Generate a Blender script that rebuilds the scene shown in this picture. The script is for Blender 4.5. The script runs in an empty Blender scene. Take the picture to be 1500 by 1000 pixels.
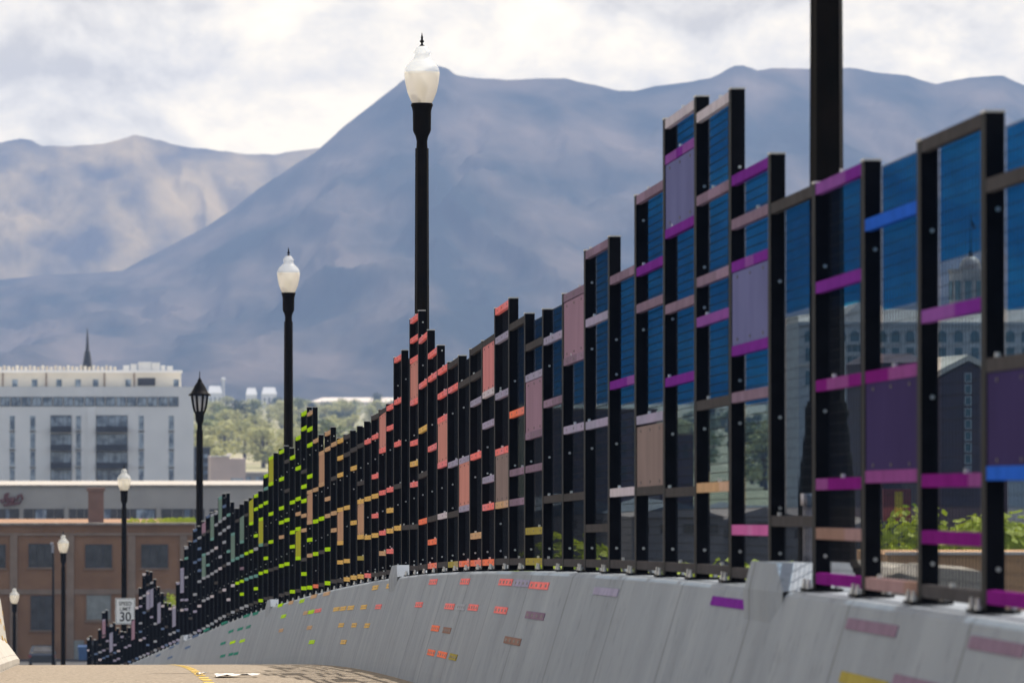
import bpy, bmesh, math, random
import numpy as np
from mathutils import Vector, Matrix, noise as mnoise

random.seed(7)
rnd = random.random
scene = bpy.context.scene
COL = scene.collection
R = math.radians

# ------------------------------------------------------------------ camera
F = 8333.0                      # focal length in photo pixels (200 mm on 36 mm)
CZ = 16.0                       # eye height above the streets below the viaduct
YAW = math.atan((750 - 150) / F)
PIT = math.atan((630 - 500) / F)
fwd = Vector((math.sin(YAW) * math.cos(PIT), math.cos(YAW) * math.cos(PIT), math.sin(PIT)))
rgt = Vector((math.cos(YAW), -math.sin(YAW), 0))
upv = rgt.cross(fwd)
EYE = Vector((0, 0, CZ))
def ray(x, y):
    return fwd + rgt * ((x - 750) / F) + upv * ((500 - y) / F)
def at(x, y, D):
    """world point at depth D (metres along the bridge) seen in direction x, y"""
    r = ray(x, y)
    return EYE + r * (D / r.y)
cam_d = bpy.data.cameras.new('camera')
cam = bpy.data.objects.new('camera', cam_d)
COL.objects.link(cam)
cam.matrix_world = Matrix((
    (rgt.x, upv.x, -fwd.x, EYE.x), (rgt.y, upv.y, -fwd.y, EYE.y), (rgt.z, upv.z, -fwd.z, EYE.z), (0, 0, 0, 1)))
cam_d.lens = 200.0
cam_d.sensor_width = 36.0
cam_d.clip_start = 0.5
cam_d.clip_end = 60000
cam_d.dof.use_dof = True
cam_d.dof.focus_distance = 60.0
cam_d.dof.aperture_fstop = 6.3
cam_d.dof.aperture_blades = 0
scene.camera = cam

# ------------------------------------------------------------------ helpers
def tag(o, label=None, cat=None, group=None, kind=None):
    if label: o['label'] = label
    if cat: o['category'] = cat
    if group: o['group'] = group
    if kind: o['kind'] = kind
    return o
def empty(name, loc=(0, 0, 0), rz=0.0):
    o = bpy.data.objects.new(name, None)
    COL.objects.link(o)
    o.location = loc
    o.rotation_euler.z = rz
    o.empty_display_size = 0.2
    return o
class MB:
    """collects shapes, builds ONE mesh object"""
    def __init__(s): s.v = []; s.f = []; s.m = []; s.sm = []
    def raw(s, vs, fs, mi=0, smooth=False):
        n = len(s.v)
        s.v += [tuple(v) for v in vs]
        for f in fs:
            s.f.append(tuple(n + k for k in f)); s.m.append(mi); s.sm.append(smooth)
        return s
    def hexa(s, p, mi=0):
        return s.raw(p, [(0, 3, 2, 1), (4, 5, 6, 7), (0, 1, 5, 4), (1, 2, 6, 5), (2, 3, 7, 6), (3, 0, 4, 7)], mi)
    def box(s, x0, x1, y0, y1, z0, z1, mi=0):
        return s.hexa([(x0, y0, z0), (x1, y0, z0), (x1, y1, z0), (x0, y1, z0), (x0, y0, z1), (x1, y0, z1), (x1, y1, z1), (x0, y1, z1)], mi)
    def lathe(s, prof, n=20, c=(0, 0, 0), mi=0, smooth=True, cap=True, flute=0.0):
        vs = []; fs = []
        for (r, z) in prof:
            for k in range(n):
                a = 2 * math.pi * k / n
                rr = r * (1 - (flute if k % 2 else 0))
                vs.append((c[0] + rr * math.cos(a), c[1] + rr * math.sin(a), c[2] + z))
        for j in range(len(prof) - 1):
            for k in range(n):
                k2 = (k + 1) % n
                fs.append((j * n + k, j * n + k2, (j + 1) * n + k2, (j + 1) * n + k))
        s.raw(vs, fs, mi, smooth)
        if cap:
            s.raw(vs[:n], [tuple(range(n - 1, -1, -1))], mi)
            s.raw(vs[-n:], [tuple(range(n))], mi)
        return s
    def tube(s, pts, r, n=6, mi=0):
        pts = [Vector(p) for p in pts]
        vs = []; fs = []
        for i, p in enumerate(pts):
            d = (pts[min(i + 1, len(pts) - 1)] - pts[max(i - 1, 0)]).normalized()
            a = d.cross(Vector((0.31, 0.13, 0.94)))
            if a.length < 1e-3: a = d.cross(Vector((1, 0, 0)))
            a.normalize(); b = d.cross(a)
            rr = r[i] if isinstance(r, (list, tuple)) else r
            for k in range(n):
                t = 2 * math.pi * k / n
                vs.append(p + a * (rr * math.cos(t)) + b * (rr * math.sin(t)))
        for j in range(len(pts) - 1):
            for k in range(n):
                k2 = (k + 1) % n
                fs.append((j * n + k, j * n + k2, (j + 1) * n + k2, (j + 1) * n + k))
        fs.append(tuple(range(n - 1, -1, -1))); fs.append(tuple(range((len(pts) - 1) * n, len(pts) * n)))
        return s.raw(vs, fs, mi, True)
    def mesh(s, name, mats):
        me = bpy.data.meshes.new(name)
        me.from_pydata(s.v, [], s.f)
        for m in (mats if isinstance(mats, (list, tuple)) else [mats]): me.materials.append(m)
        me.polygons.foreach_set('material_index', s.m)
        me.polygons.foreach_set('use_smooth', s.sm)
        me.update()
        return me
    def build(s, name, mats, parent=None, loc=None):
        o = bpy.data.objects.new(name, s.mesh(name, mats))
        COL.objects.link(o)
        if parent: o.parent = parent
        if loc is not None: o.location = loc
        return o

# ------------------------------------------------------------------ materials
def srgb(r, g, b):
    f = lambda c: (c / 255 / 12.92) if c / 255 <= 0.04045 else ((c / 255 + 0.055) / 1.055) ** 2.4
    return (f(r), f(g), f(b), 1)
def mat(name, c1, c2=None, scale=3.0, rough=0.7, metal=0.0, bump=0.0, bscale=None, stretch=(1, 1, 1), spec=0.5, detail=6, coat=0.0, lo=0.35, hi=0.65, rvar=0.0):
    m = bpy.data.materials.new(name); m.use_nodes = True
    nt = m.node_tree; N = nt.nodes; L = nt.links
    b = N['Principled BSDF']
    b.inputs['Roughness'].default_value = rough
    b.inputs['Metallic'].default_value = metal
    b.inputs['Specular IOR Level'].default_value = spec
    b.inputs['Coat Weight'].default_value = coat
    c1 = tuple(c1)[:3] + (1,)
    if c2 is None:
        b.inputs['Base Color'].default_value = c1
        if not bump: return m
        c2 = c1
    c2 = tuple(c2)[:3] + (1,)
    tc = N.new('ShaderNodeTexCoord'); mp = N.new('ShaderNodeMapping')
    mp.inputs['Scale'].default_value = stretch
    L.new(tc.outputs['Object'], mp.inputs['Vector'])
    nz = N.new('ShaderNodeTexNoise'); nz.inputs['Scale'].default_value = scale; nz.inputs['Detail'].default_value = detail
    L.new(mp.outputs[0], nz.inputs['Vector'])
    cr = N.new('ShaderNodeValToRGB')
    cr.color_ramp.elements[0].position = lo; cr.color_ramp.elements[0].color = c1
    cr.color_ramp.elements[1].position = hi; cr.color_ramp.elements[1].color = c2
    L.new(nz.outputs['Fac'], cr.inputs['Fac'])
    L.new(cr.outputs['Color'], b.inputs['Base Color'])
    if rvar:
        mr = N.new('ShaderNodeMapRange'); mr.inputs['To Min'].default_value = rough - rvar; mr.inputs['To Max'].default_value = rough + rvar
        L.new(nz.outputs['Fac'], mr.inputs['Value']); L.new(mr.outputs[0], b.inputs['Roughness'])
    if bump:
        n2 = N.new('ShaderNodeTexNoise'); n2.inputs['Scale'].default_value = bscale or scale * 4; n2.inputs['Detail'].default_value = 4
        L.new(mp.outputs[0], n2.inputs['Vector'])
        bp = N.new('ShaderNodeBump'); bp.inputs['Strength'].default_value = bump; bp.inputs['Distance'].default_value = 0.02
        L.new(n2.outputs['Fac'], bp.inputs['Height']); L.new(bp.outputs[0], b.inputs['Normal'])
    return m
def scl(c, k): return (c[0] * k, c[1] * k, c[2] * k, 1)

M = {}
M['black'] = mat('black_powder_coat', (0.0045, 0.0055, 0.0085), (0.007, 0.008, 0.012), 9, 0.55, spec=0.03, rvar=0.06)
M['pole'] = mat('black_pole_paint', (0.005, 0.005, 0.006), (0.010, 0.008, 0.008), 5, 0.5, spec=0.04, rvar=0.08)
M['wire'] = mat('black_mesh_wire', (0.006, 0.009, 0.016), None, rough=0.6, spec=0.1)
M['steel'] = mat('galvanised_steel', (0.55, 0.56, 0.58), (0.42, 0.43, 0.45), 40, 0.32, metal=0.9)
M['cap'] = mat('post_cap_sunlit', (0.62, 0.60, 0.57), (0.5, 0.49, 0.47), 20, 0.5)  # pale colour stands in for sun on the black post tops
M['conduit'] = mat('conduit_steel', (0.40, 0.38, 0.42), (0.30, 0.29, 0.33), 12, 0.5, metal=0.4)
M['rivet'] = mat('dark_rivet', (0.03, 0.02, 0.02), None, rough=0.5)
PAINT = {  # paint colours of rails, infill sheets and wall plates
    'purple': (0.195, 0.035, 0.30), 'magenta': (0.20, 0.018, 0.20), 'mauve': (0.25, 0.18, 0.25), 'lav': (0.36, 0.34, 0.47),
    'coral': (0.92, 0.24, 0.23), 'orange': (0.95, 0.24, 0.14), 'yellow': (0.78, 0.50, 0.16), 'tan': (0.62, 0.40, 0.24),
    'lime': (0.52, 0.85, 0.012), 'teal': (0.17, 0.36, 0.34), 'blue': (0.03, 0.13, 0.62), 'sky': (0.13, 0.19, 0.33), 'grey': (0.085, 0.080, 0.084),
    'olive': (0.40, 0.33, 0.09), 'brown': (0.30, 0.19, 0.16), 'white': (0.62, 0.56, 0.62), 'green': (0.05, 0.26, 0.20), 'pink': (0.62, 0.16, 0.42),
    'silver': (0.38, 0.40, 0.46)}
SHEET = {'purple': (0.125, 0.115, 0.30), 'violet': (0.055, 0.042, 0.12), 'indigo': (0.16, 0.17, 0.34), 'mauve': (0.33, 0.215, 0.29), 'brown': (0.265, 0.205, 0.20), 'coral': (0.60, 0.27, 0.235),
         'rose': (0.62, 0.25, 0.26), 'tan': (0.50, 0.30, 0.20), 'lime': (0.42, 0.42, 0.05), 'teal': (0.17, 0.25, 0.22), 'lav': (0.30, 0.30, 0.42)}
PM = {}
def paint(c):
    if c not in PM:
        a = PAINT[c]
        g = c == 'grey'
        k = 1.0 if g else 1.0
        other = scl(a, 1.25) if g else (min(a[0] * 0.8 + 0.10, 1), a[1] * 0.85 + 0.06, min(a[2] * 0.85 + 0.09, 1), 1)
        PM[c] = (mat('paint_' + c, scl(a, k), scl(a, k * 0.82), 7, 0.6, spec=0.0),
                 mat('paint_faded_' + c, other, scl(other, 0.85), 9, 0.6, spec=0.0))
    return PM[c]
SM = {}
def sheet(c):
    if c not in SM:
        SM[c] = mat('sheet_' + c, SHEET[c] + (1,), scl(SHEET[c], 0.86), 3, 0.6, spec=0.0, stretch=(1, 1, 0.5))
    return SM[c]

def concrete(name, c, dark, light, joint=3.66):
    m = bpy.data.materials.new(name); m.use_nodes = True
    nt = m.node_tree; N = nt.nodes; L = nt.links; b = N['Principled BSDF']
    b.inputs['Roughness'].default_value = 0.85; b.inputs['Specular IOR Level'].default_value = 0.05
    tc = N.new('ShaderNodeTexCoord')
    mp = N.new('ShaderNodeMapping'); mp.inputs['Scale'].default_value = (0.8, 0.8, 0.22); L.new(tc.outputs['Object'], mp.inputs[0])
    n1 = N.new('ShaderNodeTexNoise'); n1.inputs['Scale'].default_value = 1.6; n1.inputs['Detail'].default_value = 8; n1.inputs['Roughness'].default_value = 0.62
    L.new(mp.outputs[0], n1.inputs['Vector'])
    r1 = N.new('ShaderNodeValToRGB'); e = r1.color_ramp.elements
    e[0].position = 0.30; e[0].color = tuple(dark) + (1,); e[1].position = 0.72; e[1].color = tuple(light) + (1,)
    k = e.new(0.5); k.color = tuple(c) + (1,)
    L.new(n1.outputs['Fac'], r1.inputs[0])
    # pits and small stains
    n2 = N.new('ShaderNodeTexNoise'); n2.inputs['Scale'].default_value = 9.0; n2.inputs['Detail'].default_value = 10; n2.inputs['Roughness'].default_value = 0.75
    mp2 = N.new('ShaderNodeMapping'); mp2.inputs['Scale'].default_value = (1, 1, 0.45); L.new(tc.outputs['Object'], mp2.inputs[0]); L.new(mp2.outputs[0], n2.inputs['Vector'])
    r2 = N.new('ShaderNodeValToRGB'); e = r2.color_ramp.elements
    e[0].position = 0.34; e[0].color = (0.60, 0.60, 0.60, 1); e[1].position = 0.45; e[1].color = (1, 1, 1, 1)
    L.new(n2.outputs['Fac'], r2.inputs[0])
    mu = N.new('ShaderNodeMix'); mu.data_type = 'RGBA'; mu.blend_type = 'MULTIPLY'; mu.inputs['Factor'].default_value = 0.75
    L.new(r1.outputs['Color'], mu.inputs['A']); L.new(r2.outputs['Color'], mu.inputs['B'])
    # thin cast joints along the wall
    sx = N.new('ShaderNodeSeparateXYZ'); L.new(tc.outputs['Object'], sx.inputs[0])
    n3 = N.new('ShaderNodeTexNoise'); n3.inputs['Scale'].default_value = 1.3; n3.inputs['Detail'].default_value = 3; L.new(tc.outputs['Object'], n3.inputs['Vector'])
    wob = N.new('ShaderNodeMath'); wob.operation = 'MULTIPLY_ADD'; wob.inputs[1].default_value = 0.10; L.new(n3.outputs['Fac'], wob.inputs[0]); L.new(sx.outputs['Y'], wob.inputs[2])
    pm = N.new('ShaderNodeMath'); pm.operation = 'PINGPONG'; pm.inputs[1].default_value = joint / 2
    L.new(wob.outputs[0], pm.inputs[0])
    gt = N.new('ShaderNodeMath'); gt.operation = 'LESS_THAN'; gt.inputs[1].default_value = 0.028; L.new(pm.outputs[0], gt.inputs[0])
    gm = N.new('ShaderNodeMath'); gm.operation = 'MULTIPLY'; gm.inputs[1].default_value = 0.5; L.new(gt.outputs[0], gm.inputs[0])
    mj = N.new('ShaderNodeMix'); mj.data_type = 'RGBA'; mj.inputs['B'].default_value = (0.07, 0.07, 0.07, 1)
    L.new(gm.outputs[0], mj.inputs['Factor']); L.new(mu.outputs['Result'], mj.inputs['A'])
    L.new(mj.outputs['Result'], b.inputs['Base Color'])
    bp = N.new('ShaderNodeBump'); bp.inputs['Strength'].default_value = 0.35; bp.inputs['Distance'].default_value = 0.015
    L.new(n2.outputs['Fac'], bp.inputs['Height']); L.new(bp.outputs[0], b.inputs['Normal'])
    return m
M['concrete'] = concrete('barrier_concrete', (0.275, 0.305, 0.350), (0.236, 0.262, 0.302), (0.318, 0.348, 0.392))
M['pale_concrete'] = concrete('pale_concrete', (0.46, 0.43, 0.385), (0.38, 0.35, 0.31), (0.54, 0.51, 0.46), joint=9.0)
M['path'] = mat('path_aggregate', (0.15, 0.12, 0.09), (0.34, 0.285, 0.225), 24, 0.9, bump=0.4, bscale=60, detail=9, lo=0.38, hi=0.62, spec=0.2)
M['asphalt'] = mat('asphalt', (0.05, 0.05, 0.052), (0.085, 0.083, 0.08), 0.06, 0.92, detail=10)
M['yellow_line'] = mat('yellow_road_paint', (0.66, 0.42, 0.02), (0.42, 0.27, 0.04), 5, 0.7)
M['paper'] = mat('white_paper', (0.75, 0.73, 0.69), (0.6, 0.58, 0.54), 6, 0.8)

# ------------------------------------------------------------------ bridge alignment (plan curve and vertical curve)
POSTX = [1448, 1352, 1268, 1190, 1125, 1072, 1020, 970, 930, 897, 857, 822, 791.6, 767, 744, 723.6, 706, 688, 672.4, 657, 640.5, 625, 612, 598, 589.8,
         578, 566, 554.6, 544, 534, 523.8, 513, 503, 493.4, 484, 475.8, 467, 458, 450, 441.7, 432, 424, 416, 408.7, 401, 393, 385, 378.5, 371, 364, 358, 351,
         344, 337.7, 331, 325, 319, 314, 308, 302, 296, 289, 282, 276, 269, 263.5, 257.5, 251.7, 246.7, 241, 235.6, 230.3, 225, 219.5, 214, 208.7, 203, 197.5,
         192.5, 187, 181.7, 176.3, 171, 165.6, 160, 154.9, 149.5, 144, 138.7, 133.3]
SP = 0.05 * 36.6
S0 = 0.612 * 36.6
_s = np.array([S0 + SP * i for i in range(len(POSTX))])
_x = np.array([at(x, 850, s).x for x, s in zip(POSTX, _s)])
_xs = np.r_[3.463, 3.463, 3.463, _x, _x[-1] - 0.19, _x[-1] - 0.39, _x[-1] - 0.59]
_xs = np.convolve(_xs, np.array([1, 1.5, 2, 2, 2, 1.5, 1]) / 11, 'valid')
_S = np.r_[-40, 10, _s, 6.8 * 36.6 - 36.6, 6.8 * 36.6, 320]
_X = np.r_[_xs[:4].mean(), _xs[:4].mean(), _xs, -1.6, -4.1, -10.5]
def XF(s): return float(np.interp(s, _S, _X))           # front plane of the fence
ZC = [-0.07607, 0.30268, -1.5976, -5.35171, -4.08062]
def ZB(s):                                              # top of the barrier
    t = (max(s, 5) - 120) / 100
    return CZ + (((ZC[0] * t + ZC[1]) * t + ZC[2]) * t + ZC[3]) * t + ZC[4]
BH = 1.07                                               # barrier height over the path
def ZR(s): return ZB(s) - BH
def slope_at(s): return (ZB(s + 1) - ZB(s - 1)) / 2

def sweep(prof, ss, fx, fz, mb, mi=0, closed=True):
    """sweep a (dx, dz) profile along the bridge"""
    n = len(prof); vs = []; fs = []
    for s in ss:
        for (dx, dz) in prof: vs.append((fx(s) + dx, s, fz(s) + dz))
    for j in range(len(ss) - 1):
        for k in range(n if closed else n - 1):
            k2 = (k + 1) % n
            fs.append((j * n + k, j * n + k2, (j + 1) * n + k2, (j + 1) * n + k))
    if closed:
        fs.append(tuple(range(n))); fs.append(tuple(range((len(ss) - 1) * n, len(ss) * n))[::-1])
    mb.raw(vs, fs, mi)
SS = [4 + 1.22 * k for k in range(250)]

# path deck and traffic deck
mb = MB(); sweep([(-0.44 + 0.6, 0), (-5.05, 0), (-5.05, -0.7), (0.16, -0.7)], SS, XF, ZR, mb)
tag(mb.build('path', M['path']), kind='structure')
mb = MB(); sweep([(-5.09, -0.02), (-15.5, -0.02), (-15.5, -0.9), (-5.09, -0.9)], SS, XF, ZR, mb)
tag(mb.build('road', M['asphalt']), kind='structure')

# ------------------------------------------------------------------ right concrete barrier
WT, WB = -0.125, -0.43       # front face top and bottom offset from the fence plane
root = empty('concrete_barrier', (XF(30), 30, ZR(30)))
tag(root, 'long grey concrete barrier wall with coloured plates below the tall mesh fence', 'barrier')
def place_parent(o, root):
    o.parent = root
    o.matrix_parent_inverse = Matrix.Translation(-Vector(root.location))
    return o
mb = MB()
sweep([(WB, -BH - 0.3), (WB, -BH), (WB + 0.03, -BH + 0.12), (WT, -0.025), (WT + 0.025, 0), (0.27, 0), (0.29, -0.02), (0.29, -2.2), (0.10, -2.2)], SS, XF, ZB, mb)
place_parent(mb.build('wall', M['concrete']), root)
BUMPS = [S0 + SP * 3.55, S0 + SP * 23.5, S0 + SP * 43.5, S0 + SP * 63.2]
for s in BUMPS:
    mb = MB(); vs = []
    L0, L1, hh = 0.85, 0.55, 0.14
    prof0 = [(-0.035, -0.16), (-0.035, 0.0), (0.0, hh), (0.24, hh), (0.30, 0.0), (0.30, -0.16)]
    for d, sc_ in ((-L0, 0.0), (-L1, 1.0), (L1, 1.0), (L0, 0.0)):
        for (dx, dz) in prof0:
            fr = WT - 0.005 + dx if dx < 0.1 else dx
            vs.append((XF(s + d) + (fr if sc_ or dx > 0.1 else fr + 0.03), s + d, ZB(s + d) + (dz if sc_ else min(dz, 0.004) if dz > -0.1 else dz)))
    fs = []
    for j in range(3):
        for k in range(5): fs.append((j * 6 + k, j * 6 + k + 1, (j + 1) * 6 + k + 1, (j + 1) * 6 + k))
    mb.raw(vs, fs)
    place_parent(mb.build('lamp_pedestal', M['concrete']), root)
    mb = MB(); c = Vector((XF(s) + 0.10, s - 0.05, ZB(s) + hh - 0.01))
    mb.tube([c, c + Vector((0, 0, 0.30))], 0.032, 10); mb.tube([c + Vector((0, 0, 0.30)), c + Vector((0, 0, 0.36))], 0.045, 10)
    place_parent(mb.build('conduit', M['conduit']), root)

# coloured plates set into the barrier's face  (photo x, y, width px, colour)
def face_dx(h):             # front face of the wall, offset from the fence plane, h = 0 top .. 1 foot
    return float(np.interp(h * BH, [0.025, BH - 0.12, BH], [WT, WB + 0.03, WB]))
def face_point(x, y):
    r = ray(x, y)
    lo, hi = 14.0, 175.0
    def g(s):
        p = EYE + r * (s / r.y)
        h = (p.z - ZB(s)) / -BH
        return p.x - (XF(s) + face_dx(h))
    for s in np.arange(lo, hi, 0.25):
        if g(s) * g(s + 0.25) <= 0:
            a, b_ = s, s + 0.25
            for _ in range(30):
                m_ = (a + b_) / 2
                if g(a) * g(m_) <= 0: b_ = m_
                else: a = m_
            return a, (ZB(a) - (EYE + r * (a / r.y)).z) / BH
    return None
PLATES = [(635, 851.6, 14, 'coral'), (681.6, 851, 17, 'coral'), (741, 852, 23, 'coral'), (764.5, 853.5, 22, 'lav'), (790, 857, 27, 'coral'), (784, 901, 27, 'mauve'), (751, 938, 24, 'brown'),
    (734, 893, 22, 'coral'), (693.5, 889, 18, 'coral'), (676, 888.5, 16, 'silver'), (659, 887.5, 18, 'coral'), (614, 885, 13, 'coral'), (638, 919.5, 15, 'orange'), (655, 922.5, 15, 'brown'),
    (632, 955, 14, 'orange'), (648, 958, 18, 'orange'), (664, 961.5, 15, 'olive'), (1068, 882, 52, 'purple'), (888, 866, 35, 'lav'), (1277, 918, 78, 'mauve'), (1460, 946, 84, 'mauve'),
    (1265, 998, 74, 'olive'), (1345, 1003, 80, 'mauve'), (411, 886, 6, 'lime'), (426.6, 882, 6, 'tan'), (442.5, 879.7, 7, 'lime'), (460, 873, 8, 'tan'), (478.7, 869, 9, 'tan'), (550, 860, 10, 'yellow'),
    (571, 857.5, 11, 'yellow'), (415.5, 902, 7, 'lime'), (448, 897, 6, 'tan'), (456, 895.6, 8, 'lime'), (466, 893.7, 9, 'coral'), (493, 891.5, 9, 'yellow'), (503, 890.5, 9, 'yellow'), (514, 889.5, 10, 'yellow'),
    (533, 888.5, 10, 'yellow'), (554.6, 888, 11, 'coral'), (412, 922.6, 6, 'tan'), (453.6, 918.5, 7, 'tan'), (500, 915, 8, 'yellow'), (519, 915, 8, 'yellow'), (538, 915.5, 9, 'yellow'), (355, 938, 6, 'lime'),
    (457, 939.6, 8, 'lime'), (503.5, 939.6, 9, 'yellow'), (374.5, 898, 6, 'green'), (361, 901.6, 6, 'green'), (364, 917.5, 5, 'green'), (352, 920.5, 6, 'green'), (338.5, 924, 5, 'green'), (328, 912, 6, 'green'),
    (341, 940, 6, 'lime'), (327, 941.5, 5, 'green'), (346, 956.5, 5, 'green'), (338.5, 957.5, 5, 'green'), (326.5, 960, 5, 'green'), (302, 922, 5, 'green'), (286, 931, 5, 'sky'), (275, 947.5, 5, 'sky'),
    (262, 941, 5, 'sky'), (251.5, 947.5, 4, 'sky'), (249, 962.5, 5, 'sky'), (232, 959, 4, 'sky')]
for (x, y, w, c) in PLATES:
    hit = face_point(x, y)
    if not hit: continue
    s, h = hit
    ln = w * s * s / (F * max(XF(s), 0.6) * 0.99) * (1 if s < 45 else 0.85 if s < 90 else 0.7)
    ln = min(max(ln, 0.5), 2.2)
    th = 0.023 if s < 40 else 0.025
    mb = MB()
    def fp(sv, hv, out):
        return (XF(sv) + face_dx(hv) - out, sv, ZB(sv) - BH * hv)
    hv0, hv1 = h - th, h + th
    a, b_ = s - ln / 2, s + ln / 2
    mb.hexa([fp(a, hv1, 0.006), fp(b_, hv1, 0.006), fp(b_, hv1, -0.03), fp(a, hv1, -0.03), fp(a, hv0, 0.006), fp(b_, hv0, 0.006), fp(b_, hv0, -0.03), fp(a, hv0, -0.03)], 0)
    nr = 4 if 38 < s < 110 else 0
    for k in range(nr):
        q = a + ln * (k + 0.5) / nr
        dl = 0.035 * (1 if s < 40 else 1.6); dh = 0.010
        mb.hexa([fp(q - dl, h + dh, 0.0075), fp(q + dl, h + dh, 0.0075), fp(q + dl, h + dh, 0.0), fp(q - dl, h + dh, 0.0), fp(q - dl, h - dh, 0.0075), fp(q + dl, h - dh, 0.0075), fp(q + dl, h - dh, 0.0), fp(q - dl, h - dh, 0.0)], 1)
    o = place_parent(mb.build('color_plate', [paint(c)[0], M['rivet']]), root)

# ------------------------------------------------------------------ left concrete barrier
lroot = empty('concrete_barrier', (XF(80) - 4.9, 80, ZR(80)))
tag(lroot, 'sunlit pale concrete barrier with orange plates at the left edge of the path', 'barrier')
LB = -4.62
mb = MB()
sweep([(LB, -0.3), (LB, 0.09), (LB - 0.20, 0.36), (LB - 0.30, 1.03), (LB - 0.33, 1.05), (LB - 0.50, 1.05), (LB - 0.60, 0.36), (LB - 0.8, 0.09), (LB - 0.8, -0.3)], SS, XF, ZR, mb)
place_parent(mb.build('wall', M['pale_concrete']), lroot)
def lface(s, h):   # right-facing face of the left barrier at height h
    dx = np.interp(h, [0, 0.09, 0.36, 1.03], [LB, LB, LB - 0.20, LB - 0.30])
    return Vector((XF(s) + dx, s, ZR(s) + h))
for (s, h, ln) in ((74, 0.80, 0.5), (77, 0.62, 0.6), (80.5, 0.62, 0.5), (79, 0.38, 0.5), (83.5, 0.36, 0.6), (86, 0.56, 0.5), (71, 0.50, 0.6), (89, 0.82, 0.5)):
    mb = MB(); e = Vector((0.010, 0, 0)); q = Vector((-0.03, 0, 0))
    p = [lface(s, h - 0.035), lface(s + ln, h - 0.035), lface(s, h + 0.035), lface(s + ln, h + 0.035)]
    mb.hexa([p[0] + e, p[1] + e, p[1] + q, p[0] + q, p[2] + e, p[3] + e, p[3] + q, p[2] + q])
    place_parent(mb.build('color_plate', paint('yellow')[0]), lroot)
for k in range(22):
    s = 66 + k * 1.5
    mb = MB(); e = Vector((0.004, 0, 0)); q = Vector((-0.05, 0, 0))
    p = [lface(s, 0.012), lface(s + 0.22, 0.012), lface(s, 0.15), lface(s + 0.22, 0.15)]
    mb.hexa([p[0] + e, p[1] + e, p[1] + q, p[0] + q, p[2] + e, p[3] + e, p[3] + q, p[2] + q])
    place_parent(mb.build('drain_slot', M['rivet']), lroot)

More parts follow.
